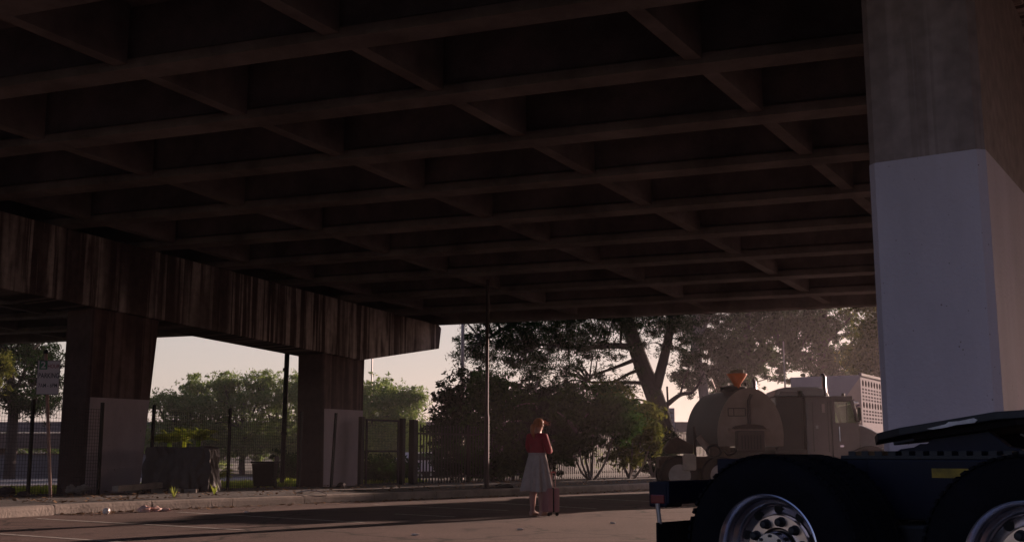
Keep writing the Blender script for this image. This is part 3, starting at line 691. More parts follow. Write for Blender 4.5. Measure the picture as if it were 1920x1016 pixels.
tree('yellowing_tree', 'sunlit yellow green tree at the edge of the painted column', B(1650, Y),
     [([B(1652, Y), pt(1648, 740, Y), pt(1646, 640, Y), pt(1650, 540, Y)], .3, .14)],
     [E(1640, 620, Y, .9, 1.4, .9, 70), E(1642, 680, Y, 1.25, 1.3, 1.4, 130), E(1625, 670, Y, 1.1, 1.2, .9, 55), E(1660, 560, Y, 2, 2, 1.2, 90), E(1730, 560, Y, 2.2, 2, 1.8, 200), E(1610, 532, Y, 2.0, 1.8, 1.1, 200), E(1720, 480, Y, 3, 3, 2, 240)], L_yel, M['bark'], .22, .5, 60, twigs=30)  # unseen crown lobes behind column and deck are added to shade the far pier
# left edge
Y = 62
tree('pine_tree', 'dark airy pine at the left edge of the photo', B(18, Y),
     [([B(20, Y), pt(25, 770, Y), pt(18, 700, Y), pt(5, 640, Y), pt(-5, 560, Y)], .32, .16), ([pt(18, 750, Y), pt(45, 700, Y), pt(60, 660, Y)], .14, .06), ([pt(22, 760, Y), pt(-15, 720, Y), pt(-30, 690, Y)], .12, .05)],
     [E(45, 680, Y, 1.5, 1.5, 1.1, 80), E(75, 665, Y + 2, 1.4, 1.4, .9, 70), E(90, 725, Y + 2, 1.2, 1.2, 1.1, 70), E(15, 740, Y, 1.4, 1.4, .8, 40), E(60, 760, Y, 1.6, 1.5, .8, 60), E(-30, 700, Y, 2, 2, 2, 90), E(20, 620, Y, 3.2, 2, 1.4, 140)], L_pine, M['bark'], .2, .45, 55, twigs=80)
tree('yellowing_tree', 'small sunlit tree tuft at the left edge behind the pine', B(-8, 58), [([B(-10, 58), pt(-10, 760, 58), pt(-5, 690, 58)], .12, .05)], [E(0, 682, 58, .7, .9, .6, 50), E(-30, 720, 58, 1, 1, 1, 50)], L_yel, M['bark'], .18, .35, 50, twigs=14)
# olive trees beyond the fence
rowt = [(330, 772, 74, 2.4, 1.6, 'low olive tree just right of the left column'), (395, 755, 76, 2.2, 2.1, 'rounded olive tree behind the covered stack'), (455, 750, 74, 2.3, 2.2, 'rounded olive tree above the rubbish bin'), (520, 752, 77, 2.3, 2.2, 'olive tree partly behind the thin upright pipe'), (590, 755, 75, 2.2, 2.1, 'olive tree mostly hidden behind the right pier column'), (700, 762, 72, 1.9, 2.0, 'olive tree just right of the right pier column'), (752, 768, 70, 1.7, 1.75, 'pale olive tree standing alone against the sky above gate')]
for x, y, Y, rx, rz, lab in rowt:
    b = B(x, Y); c = pt(x, y, Y)
    tree('olive_tree', lab, b, [([b, b.lerp(c, .6), c], .2, .1), ([b.lerp(c, .5), c + Vector((-rx * .5, .2, rz * .2))], .1, .05), ([b.lerp(c, .5), c + Vector((rx * .5, .2, rz * .2))], .1, .05)],
         [(tuple(c), (rx, rx, rz * .8), 170), (tuple(c + Vector((-rx * .5, 0, rz * .45))), (rx * .5, rx * .5, rz * .45), 46), (tuple(c + Vector((rx * .45, 0, rz * .4))), (rx * .5, rx * .5, rz * .5), 46), (tuple(c + Vector((0, -.6, -rz * .9))), (rx * 1.1, rx, rz * .5), 80), (tuple(c + Vector((.2, -1.0, -rz * 1.35))), (rx * 1.25, rx * .8, rz * .42), 90)], L_olive, M['bark'], .2, .42, 48, group='olive trees beyond the fence', twigs=40)
# shrubs along the palisade
shr = [('leafy_shrub', 'tall dark shrub overhanging the palisade fence left of the pole', 850, 41.5, [(850, 800, 1.0, 1.2, 1.5, 130), (875, 740, .9, 1, 1.0, 60), (835, 760, .6, .8, .6, 26), (865, 868, 1.1, .8, .5, 90)], L_dark),
       ('leafy_shrub', 'broad dark green shrub behind the slender pole', 930, 39.5, [(925, 800, 1.1, 1.2, 1.5, 190), (915, 725, .7, .9, .55, 50), (955, 760, .9, 1, .9, 70), (930, 868, 1.2, .8, .5, 110)], L_bush),
       ('leafy_shrub', 'dense shady shrub directly behind the woman', 1030, 40.5, [(1020, 800, 1.2, 1.2, 1.5, 210), (1000, 750, 1, 1, .7, 70), (1050, 770, .9, 1, .9, 60), (1010, 865, 1.0, .8, .5, 80)], L_dark),
       ('leafy_shrub', 'many stemmed shrub with arching bare stems right of the woman', 1108, 39.0, [(1100, 770, 1.3, 1.2, 1.0, 170), (1150, 790, 1.0, 1, .9, 100), (1090, 820, .8, .9, .5, 36), (1065, 845, .6, .7, .5, 40)], L_bush),
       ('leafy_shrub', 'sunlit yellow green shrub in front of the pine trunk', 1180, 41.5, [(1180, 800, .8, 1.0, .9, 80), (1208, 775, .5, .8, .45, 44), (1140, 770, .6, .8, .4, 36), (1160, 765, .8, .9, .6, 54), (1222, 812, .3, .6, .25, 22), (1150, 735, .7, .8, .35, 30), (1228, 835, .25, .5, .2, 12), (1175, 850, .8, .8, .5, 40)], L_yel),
       ('leafy_shrub', 'dark low shrub at the foot of the big pine', 1225, 44.5, [(1225, 850, .7, .9, .8, 60), (1245, 830, .5, .8, .6, 36)], L_dark)]
for nm, lab, x, Y, es, lf in shr:
    b = B(x, Y, .05); tr_ = []
    for k in range(5):
        e = es[k % len(es)]; c = pt(e[0] + random.uniform(-15, 15), e[1] - 10, Y); c.y += random.uniform(-.6, .6); m_ = b.lerp(c, .4) + Vector(((c.x - b.x) * .15, 0, -.1))
        tr_.append(([b + Vector((random.uniform(-.1, .1), random.uniform(-.1, .1), 0)), m_, c], .055, .02))
    tree(nm, lab, b, tr_, [(tuple(pt(e[0], e[1], Y)), (e[2], e[3], e[4]), e[5]) for e in es], lf, M['palebark'], .19, .29, 40, 'shrub', 'shrubs along the palisade fence', aspect=.36, twigs=26)
# fronds and bright plants behind the fence
def fronds(label, c, n, L, spread=1.):
    root = thing('fern_palm', label, 'plant', c)
    C, U, V = [], [], []; st_ = MB()
    for k in range(n):
        az = random.random() * 6.28; el = random.uniform(.5, 1.3); l = L * random.uniform(.7, 1.1); d = Vector((math.cos(az) * spread, math.sin(az) * spread, 0)); path = []
        for i in range(12):
            f = i / 11; p = Vector(c) + d * (l * math.cos(el) * f) + Vector((0, 0, l * (math.sin(el) * f - .55 * f * f))); path.append(p)
            side = Vector((-d.y, d.x, 0)).normalized(); wl = .16 * l * math.sin(math.pi * min(1, f * .9 + .1))
            for sgn in (-1, 1):
                u = side * sgn * wl + d * wl * .5 + Vector((0, 0, -wl * .3)); C.append(p + u * .6); U.append(u * .6); V.append(d * .042)
        st_.tube(path, .008, 4)
    st_.tube([(c[0], c[1], -.32), (c[0], c[1], c[2] + .02)], [.09, .07], 8)
    st_.obj('stems', L_palm, root); facecloud('leaves', np.array([tuple(q) for q in C]), np.array([tuple(q) for q in U]), np.array([tuple(q) for q in V]), L_palm, root)
for x, y, Y, n, L, lab in [(372, 812, 35, 30, 1.0, 'bright palm fronds spreading behind the covered stack'), (318, 816, 35.6, 30, .95, 'yellow green fronds showing above the left of the covered stack'), (346, 810, 36.2, 26, .9, 'sunlit spiky plant above the middle of the covered stack'), (407, 884, 35, 26, .95, 'sunlit fronds low beside the right of the covered stack'), (712, 876, 41, 30, 1.15, 'lush bright fronds seen through the gate'), (738, 893, 40.6, 22, .8, 'small bright plant at the gate bottom')]:
    fronds(lab, pt(x, y + 14, Y), n, L)
for x, Y, r, lab in [(700, 37.5, .75, 'leafy bush seen low through the gate'), (745, 40, .7, 'green bush behind the gate post and pales'), (870, 60, 1.6, 'pale green bush seen through the palisade pales'), (548, 44, .8, 'green bush right of the thin upright pipe')]:
    b = B(x, Y, -.3); tree('leafy_bush', lab, b, [([b, b + Vector((0, 0, r))], .05, .02)], [(tuple(b + Vector((0, 0, r * .9))), (r, r, r * .8), 90)], L_bush, M['bark'], .16, .3, 40, 'bush', aspect=.45)

# ------------------------------------------------------------------ far structures
fo = thing('low_bridge', 'low brown road bridge far beyond the fence', 'bridge', (-20, 84, -.3))
MB().box((-20, 84, 2.0), (90, 5, 1.1)).obj('bridge_beam', M['brick'], fo)
MB().box((-20, 81.6, 2.95), (90, .3, .75)).obj('parapet', M['concrete2'], fo)
for x in (-58, -38, -24, -10, 4, 18): MB().box((x, 84, .5), (1.2, 3.6, 1.9)).obj('support', M['brick'], fo)
bw = thing('boundary_wall', 'long grey wall far behind the fence at left', 'wall', (-50, 66, -.3))
MB().box((-50, 66, .35), (58, .3, 1.3)).obj('wall', M['farroad'], bw); MB().box((-50, 66, 1.03), (58.2, .42, .08)).obj('coping', M['brick'], bw)
def car(x, Y, yaw, label, body):
    b = B(x, Y, -.29); fr = frame(b, yaw); root = thing('parked_car', label, 'car', b, 'cars parked far beyond the fence')
    side = [(-2.1, .35), (-2.1, .8), (-1.75, .95), (-1.2, 1.42), (.35, 1.45), (1.05, .98), (1.95, .82), (2.1, .6), (2.1, .35)]
    MB(fr).prism(side, (0, -.82, 0), (1, 0, 0), (0, 0, 1), (0, 1.64, 0)).obj('body', body, root, bevel=.05)
    for sy in (-.835, .835): MB(fr).prism([(-1.45, .98), (-1.1, 1.35), (.25, 1.37), (.85, .98)], (0, sy - .01, 0), (1, 0, 0), (0, 0, 1), (0, .02, 0)).obj('window', M['glass'], root)
    MB(fr).prism([(.42, 1.40), (1.02, 1.0)], (0, 0, 0), (1, 0, 0), (0, 0, 1), (0, 0, 0)) 
    for sx in (-1.3, 1.3):
        for sy in (-.84, .66): MB(fr).lathe((sx, sy, .31), (0, 1, 0), [(.18, 0), (.31, .02), (.31, .16), (.18, .18)], 20).obj('wheel', M['rubber'], root)
    for sy in (-.6, .6): MB(fr).box((2.1, sy, .66), (.06, .3, .12)).obj('headlight', M['grease'], root)
car(800, 66, .5, 'white car seen through the palisade fence pales', M['white'])
car(845, 69, .5, 'silver car parked right of the white one behind pales', M['gal'])
hgb = B(420, 96); hg_ = thing('hedge', 'long dark hedge behind the low far bridge', 'hedge', hgb)
C_, U_, V_ = cloud([((-64 + 6.5 * k, 96, 1.3 + .3 * math.sin(k * 2.3)), (4.2, 1.4, 1.6), 60) for k in range(15)], .42, .6, 34); facecloud('foliage', C_, U_, V_, L_olive, hg_)
hs_ = MB()
for k in range(30): hs_.tube([(-66 + 3.3 * k, 96, -.3), (-65.8 + 3.3 * k, 96.1, 1.6)], .06, 5)
hs_.obj('stems', M['bark'], hg_)
sgn = B(1258, 50, -.3); s2 = thing('notice_board', 'white notice board on a post beside the pine trunk', 'sign', sgn)
MB().tube([sgn, sgn + Vector((-.1, 0, 4.3))], .05, 8).obj('post', M['black'], s2)
nb = MB().box(pt(1258, 784, 49.9), (.32, .03, .9)).obj('board', M['white'], s2)
tm_ = MB()
for k in range(3): tm_.box(pt(1258, 774 + k * 9, 49.88), (.2, .012, .07))
tm_.obj('faded_lettering', M['gal'], nb)

# ------------------------------------------------------------------ service truck
TY = 28.6
fr = frame(B(1250, TY + .45, 0), rad(-4.5)); I = fr.inverted()
def LX(x): return (I @ pt(x, 851, TY)).x
def LZ(y): return 1.03 + (851 - y) / 2128 * TY
tk = thing('service_truck', 'brown flatbed service truck with arched tank and grey bonnet cab', 'truck', fr.translation)
def T(): return MB(fr)
def RX(x): return LX(x)
T().box(((LX(1238) + LX(1655)) / 2, .75, .78), (LX(1655) - LX(1238), .9, .22)).obj('chassis', M['rust'], tk)
T().box(((LX(1240) + LX(1512)) / 2, 0.9, .93), (LX(1512) - LX(1240), 2.3, .08)).obj('flatbed', M['rust'], tk, bevel=.01)
mpz = LZ(889)
mb_ = T().box(((LX(1247) + LX(1290)) / 2, -.32, mpz), (LX(1290) - LX(1247), .04, .22)).obj('marker_board', M['yellow'], tk)
ss = T()
for k in range(4):
    x0 = LX(1249 + k * 10); ss.prism([(x0, mpz - .105), (x0 + .06, mpz - .105), (x0 + .13, mpz + .105), (x0 + .07, mpz + .105)], (0, -.345, 0), (1, 0, 0), (0, 0, 1), (0, -.004, 0))
ss.obj('stripes', M['stripe'], mb_)
def wheel(f, o, name, root, r=.5, wd=.28, simple=True):
    m_ = MB(f); o = Vector(o)
    t_ = m_.lathe(o, (0, 1, 0), [(r * .56, 0), (r * .62, -.01), (r * .93, .0), (r, .05), (r, wd - .05), (r * .93, wd), (r * .56, wd)], 40, True).obj('wheel', M['rubber'], root, True)
    MB(f).lathe(o, (0, 1, 0), [(r * .57, .0), (r * .52, .06), (r * .3, .11), (r * .28, .04), (r * .12, .03), (.001, .03)], 32).obj('rim', M['gal'], t_, True)
for x in (1274, 1352, 1628):
    for sy in (-.35, 1.75): wheel(fr, (LX(x), sy, .5), 'wheel', tk)
# arched tank
a0, a1 = LX(1348), LX(1467); ar = (a1 - a0) / 2; zc0, zt0 = LZ(836), LZ(728)
arch = [(-ar, 0)] + [(-ar * 1.02 * math.cos(t_), .25 + (zt0 - zc0 - .25) * math.sin(t_)) for t_ in [k * math.pi / 24 for k in range(25)]] + [(ar, 0)]
axis = Vector((-.62, 2.3, 0))
tank = T().prism(arch, ((a0 + a1) / 2, -.35, zc0), (1, 0, 0), (0, 0, 1), axis).obj('arched_tank', M['tandark'], tk, True)
T().prism([(x * 1.01, z * 1.008 - .004) for x, z in arch], ((a0 + a1) / 2, -.40, zc0), (1, 0, 0), (0, 0, 1), (0, .06, 0)).obj('end_panel', M['tan'], tank, True)
T().tube([(LX(1411), -.43, LZ(740)), (LX(1406), -.45, LZ(752)), (LX(1405), -.45, LZ(800))], .045, 8).obj('latch_bar', M['tandark'], tank, True)
lb_ = T(); x0, x1, z0, z1 = LX(1367), LX(1399), LZ(780), LZ(766)
for c_, d_ in (((x0 + x1) / 2, z0), None), (((x0 + x1) / 2, z1), None): lb_.box((c_[0] if isinstance(c_, tuple) else c_, -.41, d_ if d_ else c_[1]), (x1 - x0, .015, .02))
for x in (x0, (x0 * 2 + x1) / 3, x1): lb_.box((x, -.41, (z0 + z1) / 2), (.02, .015, z1 - z0))
lb_.obj('label_frame', M['tandark'], tank)
T().tube([(LX(1385), .35, zt0 - .06), (LX(1385), .35, zt0 + .06), (LX(1385), .35, zt0 + .09)], [.34, .34, .26], 24).obj('filler_lid', M['black'], tank, True)
rl = T(); pA = Vector(((a0 + a1) / 2 - .05, -.2, zt0 - .02)); pB = pA + axis * .9
for k in range(4): q1 = pA.lerp(pB, k / 3); rl.tube([q1, q1 + Vector((0, 0, .16))], .012, 5)
rl.tube([pA + Vector((0, 0, .16)), pB + Vector((0, 0, .16))], .012, 5); rl.obj('walkway_rail', M['rust'], tank)
hc2 = T(); hc2.tube([(LX(1338) + .17 * math.cos(k * .5), -.30 - .006 * k, 1.10 + .15 * math.sin(k * .5)) for k in range(52)], .022, 6); hc2.obj('hose_coil', M['black'], tk, True)
T().tube(curve([(LX(1355), -.4, LZ(842)), (LX(1362), -.75, LZ(852)), (LX(1376), -.8, LZ(846)), (LX(1382), -.75, LZ(836))], 5), .03, 8).obj('suction_hose', M['black'], tk, True)
T().box((LX(1486), -.13, .98), (.8, .06, .34)).obj('tool_locker', M['truckdark'], tk, bevel=.015)
for x in (1474, 1500): T().box((LX(x), -.165, .98), (.05, .02, .07)).obj('locker_latch', M['chrome'], tk)
T().lathe((LX(1390), .1, zt0 + .02), (0, 0, 1), [(.08, 0), (.09, .1), (.26, .34), (.26, .37), (.22, .36), (.001, .12)], 20).obj('orange_funnel', M['amber'], tk, True)
T().box((LX(1390), .1, zt0 + .44), (.34, .2, .10)).obj('funnel_strainer', mat('olive_cap', (.06, .07, .02), .6), tk, bevel=.02)
T().tube([(LX(1352), .3, zt0 - .05), (LX(1343), .3, zt0 + .28)], .012, 6).obj('dip_rod', M['gal'], tank)
T().box(((LX(1340) + LX(1508)) / 2, .75, (LZ(838) + .97) / 2), (LX(1508) - LX(1340), 1.2, LZ(838) - .97)).obj('tank_cradle', M['truckdark'], tk)
# machinery in front of and beside the tank
eng = T().box(((LX(1378) + LX(1428)) / 2, -.72, (LZ(808) + LZ(846)) / 2), (LX(1428) - LX(1378), .5, LZ(808) - LZ(846))).obj('engine_box', M['tandark'], tk, bevel=.03)
T().loft([[(LX(1366) + (LX(1440) - LX(1366)) * f, y_, LZ(808) + h_) for y_, h_ in ((-1.0, .0), (-1.0, .05), (-.45, .05), (-.45, 0))] for f, in ((0.,), (1.,))]).obj('engine_cover', M['tan'], eng)
hood = T(); hood.prism([(LX(1368), LZ(806)), (LX(1378), LZ(799)), (LX(1400), LZ(796)), (LX(1425), LZ(799)), (LX(1432), LZ(806))], (0, -1.0, 0), (1, 0, 0), (0, 0, 1), (0, .55, 0)); hood.obj('air_intake', M['rust'], eng)
gr_ = T()
for k in range(7): gr_.box((LX(1386) + k * .075, -.975, LZ(829)), (.03, .012, .34))
gr_.obj('grille', M['black'], eng)
T().prism([(LX(1247), LZ(841)), (LX(1258), LZ(824)), (LX(1272), LZ(818)), (LX(1302), LZ(834)), (LX(1302), LZ(850)), (LX(1252), LZ(850))], (0, -.2, 0), (1, 0, 0), (0, 0, 1), (0, .9, 0)).obj('hopper', M['rust'], tk, bevel=.03)
T().tube([(LX(1313), -.1, LZ(818)), (LX(1322), -.15, LZ(832)), (LX(1336), -.15, LZ(850))], .09, 12).obj('hose_pipe', M['tan'], tk, True)
T().tube([(LX(1306), 0, LZ(855)), (LX(1305), 0, LZ(800))], .035, 8).obj('stand_pipe', M['tandark'], tk)
jug = T(); jx, jz0, jz1 = LX(1292), LZ(881), LZ(850)
jug.loft([[(jx + s_ * .165 * a_, -.42 + b_ * .12, z_) for a_, b_ in ((-1, -1), (1, -1), (1, 1), (-1, 1))] for z_, s_ in ((jz0, .9), (jz0 + .05, 1), (jz1 - .08, 1), (jz1, .72))]).obj('water_jug', mat('jug_plastic', (.40, .33, .28), .5), tk, bevel=.03)
fx = T()
for k in range(9): fx.bar((LX(1262 + k * 10), -.2, .97), (LX(1262 + k * 10), -.2, LZ(858)), .025, .025, (0, 1, 0))
fx.bar((LX(1255), -.2, LZ(858)), (LX(1345), -.2, LZ(858)), .03, .03); fx.obj('side_rail', M['rust'], tk)
T().box(((LX(1330) + LX(1372)) / 2, -.05, LZ(845)), (.5, .6, .35)).obj('pump', M['rust'], tk, bevel=.05)
# cab
zr = LZ(743)
T().box(((LX(1472) + LX(1512)) / 2 - .1, .9, (zr + .95) / 2), (LX(1512) - LX(1462), 2.0, zr - .95)).obj('headboard', M['truckdark'], tk, bevel=.03)
slp = T().box(((LX(1514) + LX(1562)) / 2, .85, (zr + .62) / 2), (LX(1562) - LX(1514), 2.15, zr - .62)).obj('sleeper', M['truckgrey'], tk, bevel=.06)
T().box(((LX(1543) + LX(1549)) / 2, -.23, LZ(766)), (.07, .02, .22)).obj('vent_light', M['signwhite'], slp)
T().box((LX(1533), -.235, LZ(801)), (.06, .03, .08)).obj('marker_lamp', M['white'], slp)
for x in (1526, 1554): T().box((LX(x), -.228, LZ(800)), (.018, .012, 1.25)).obj('panel_seam', M['truckdark'], slp)
zd0, zd1 = .62, LZ(750)
T().prism([(LX(1563), .62), (LX(1563), zd1), (LX(1596), zd1), (LX(1607), LZ(790)), (LX(1611), LZ(796)), (LX(1611), .62)], (0, -.2, 0), (1, 0, 0), (0, 0, 1), (0, .06, 0)) 
cab = T()
# cab shell as posts, roof and door skins so that the window is a real opening
cab.prism([(LX(1562), .62), (LX(1562), LZ(793)), (LX(1611), LZ(793)), (LX(1614), .62)], (0, -.2, 0), (1, 0, 0), (0, 0, 1), (0, .05, 0))
cab.prism([(LX(1562), .62), (LX(1562), LZ(793)), (LX(1611), LZ(793)), (LX(1614), .62)], (0, 1.85, 0), (1, 0, 0), (0, 0, 1), (0, .05, 0))
cab.box(((LX(1563) + LX(1600)) / 2, .85, LZ(748)), (LX(1602) - LX(1562), 2.1, .14))
for sy in (-.175, 1.875):
    cab.bar((LX(1599), sy, LZ(750)), (LX(1611), sy, LZ(794)), .06, .09); cab.box((LX(1565), sy, LZ(772)), (.08, .06, .62))
cab.box(((LX(1562) + LX(1612)) / 2, .85, .66), (.62, 2.0, .08))
cb = cab.obj('cab', M['truckgrey'], tk, bevel=.012)
win = [(LX(1567.5), LZ(793)), (LX(1567.5), LZ(754)), (LX(1599), LZ(754)), (LX(1608), LZ(793))]
for sy in (-.18, 1.87): T().prism(win, (0, sy, 0), (1, 0, 0), (0, 0, 1), (0, .008, 0)).obj('side_window', M['clear'], cb)
T().bar((LX(1590), -.17, LZ(755)), (LX(1590), -.17, LZ(792)), .015, .02, (0, 1, 0)).obj('window_divider', M['black'], cb)
T().tube([(LX(1574), -.26, LZ(800)), (LX(1574), -.27, LZ(827))], .016, 8).obj('grab_handle', M['chrome'], cb)
T().box((LX(1578), -.21, LZ(836)), (.09, .03, .05)).obj('door_handle', M['chrome'], cb)
T().prism([(LX(1600), LZ(752)), (LX(1611), LZ(753)), (LX(1613), LZ(757)), (LX(1600), LZ(757))], (0, -.2, 0), (1, 0, 0), (0, 0, 1), (0, 2.1, 0)).obj('sun_visor', M['chrome'], cb, bevel=.01)
T().prism([(LX(1601), LZ(758)), (LX(1611.5), LZ(795)), (LX(1612.3), LZ(795)), (LX(1601.8), LZ(758))], (0, -.1, 0), (1, 0, 0), (0, 0, 1), (0, 1.9, 0)).obj('windscreen', M['clear'], cb)
hd = T(); prof_ = [(1611, 795), (1620, 797), (1635, 803), (1650, 811), (1660, 820), (1664, 832), (1665, 870)]
rings = []
for x, y in prof_:
    zt_ = LZ(y); rings.append([(LX(x), -.12 + k_, z_) for k_, z_ in ((0, .7), (0, zt_ - .16), (.05, zt_ - .06), (.16, zt_), (1.78, zt_), (1.89, zt_ - .06), (1.94, zt_ - .16), (1.94, .7))])
hd.loft(rings); hb_ = hd.obj('bonnet', mat('pale_bonnet_paint', (.36, .33, .35), .22, .1, var=.08), tk, True)
T().tube([(LX(1628) - .62 * math.cos(t_), -.3, .52 + .62 * math.sin(t_)) for t_ in [math.pi * k / 16 for k in range(17)]], .10, 8).obj('mudguard', M['truckgrey'], hb_, True)
T().tube([(LX(1628) - .62 * math.cos(t_), 2.0, .52 + .62 * math.sin(t_)) for t_ in [math.pi * k / 16 for k in range(17)]], .10, 8).obj('mudguard', M['truckgrey'], hb_, True)
T().box((LX(1668), .85, 1.1), (.05, 1.3, .75)).obj('radiator_grille', M['chrome'], hb_, bevel=.02)
T().prism([(LX(1456), zr), (LX(1462), LZ(729)), (LX(1480), LZ(725)), (LX(1540), LZ(725)), (LX(1556), LZ(731)), (LX(1562), zr)], (0, -.05, 0), (1, 0, 0), (0, 0, 1), (0, 1.8, 0)).obj('roof_fairing', M['white'], tk, bevel=.05)
T().prism([(LX(1466), zr + .03), (LX(1470), LZ(733)), (LX(1508), LZ(733)), (LX(1515), zr + .03)], (0, -.062, 0), (1, 0, 0), (0, 0, 1), (0, .01, 0)).obj('fairing_recess', M['truckgrey'], tk)
for x in (1441, 1553): T().tube([(LX(x), .0 if x > 1500 else 1.9, .9), (LX(x), .0 if x > 1500 else 1.9, LZ(706)), (LX(x) - .03, .05 if x > 1500 else 1.95, LZ(702))], .058, 12).obj('exhaust_stack', M['chrome'], tk, True)
mr = T().box((LX(1609.5), -.42, LZ(777)), (.07, .16, .32)).obj('mirror', M['truckdark'], tk, bevel=.02)
for z in (765, 790): T().tube([(LX(1605), -.18, LZ(z)), (LX(1609), -.42, LZ(z))], .012, 6).obj('mirror_arm', M['black'], mr)
T().tube([(LX(1594), .4, zr - .02), (LX(1594), .4, zr + .1)], [.05, .04], 10).obj('roof_beacon', M['black'], tk)
T().tube([(LX(1506), -.05, zr), (LX(1506), -.05, zr + .14)], [.06, .07], 10).obj('roof_light', M['black'], tk)

# ------------------------------------------------------------------ livestock trailer
o = B(1620, 41.4, 0); f2 = Matrix.Translation(o) @ Matrix.Rotation(-rad(31.0), 4, 'Z')   # local +y runs away along the side, +x is the vented side's outward normal
st_ = thing('livestock_trailer', 'tall white ventilated livestock trailer parked behind the grey cab', 'trailer', o)
zt_ = 1.03 + (851 - 703) / 2128 * 41.4; zb_ = .9; Wd = 2.62
body = MB(f2).box((-Wd / 2, 5.5, (zt_ + zb_) / 2), (Wd, 11, zt_ - zb_)).obj('body', M['trailer'], st_, bevel=.02)
MB(f2).box((.01, 5.5, zt_ + .02), (.1, 11.04, .1)).obj('roof_rail', M['concrete2'], body)
MB(f2).prism([(-.02, zt_ - .1), (-.02, zb_ + .1), (-1.35, zb_ + .1), (-.95, zt_ - 1.3)], (0, -.012, 0), (1, 0, 0), (0, 0, 1), (0, .008, 0)).obj('beige_panel', M['beige'], body)
em = MB(f2)
for k in range(9):
    a_ = math.pi * (.12 + .76 * k / 8); em.box((-.55 - .42 * math.cos(a_), -.02, zt_ - 1.25 + .34 * math.sin(a_)), (.06, .012, .2), Matrix.Rotation(a_ - math.pi / 2, 3, 'Y'))
for k in range(5): em.box((-.83 + k * .14, -.02, zt_ - 1.22), (.09, .012, .16))
em.obj('emblem', mat('emblem_purple', (.10, .05, .10), .6), body)
vh = MB(f2)
for r_i, zz in enumerate((.28, 1.08, 3.0 if zt_ > 4.5 else 2.35)):
    for k in range(24): vh.lathe((.003, .35 + k * .44, zt_ - zz), (1, 0, 0), [(.12, 0), (.12, .004)], 12)
for zz in (.5, .62, .76, .88, 1.3, 1.42, 1.56, 1.68):
    for k in range(24):
        for dx in (-.09, .06): vh.box((.005, .35 + k * .44 + dx, zt_ - zz), (.006, .07, .07))
merge(body, vh.obj('vent_holes', mat('hole_dark', (.02, .015, .016), 1, spec=0), body))
for y_ in (7.5, 8.8): 
    for x_ in (-.3, -2.6): MB(f2).lathe((x_, y_, .5), (1, 0, 0), [(.28, 0), (.48, .0), (.5, .04), (.5, .26), (.48, .3), (.28, .3)], 28, True).obj('wheel', M['rubber'], st_, True)
MB(f2).box((-Wd / 2, 5.5, .75), (1.1, 10.6, .25)).obj('chassis', M['black'], st_)
for y_ in (.8, 1.1): MB(f2).box((-.35, 2.2, .42), (.12, .12, .8)) 
for x_ in (-.4, -2.2): MB(f2).box((x_, 2.2, .45), (.12, .12, .9)).obj('landing_leg', M['black'], st_)

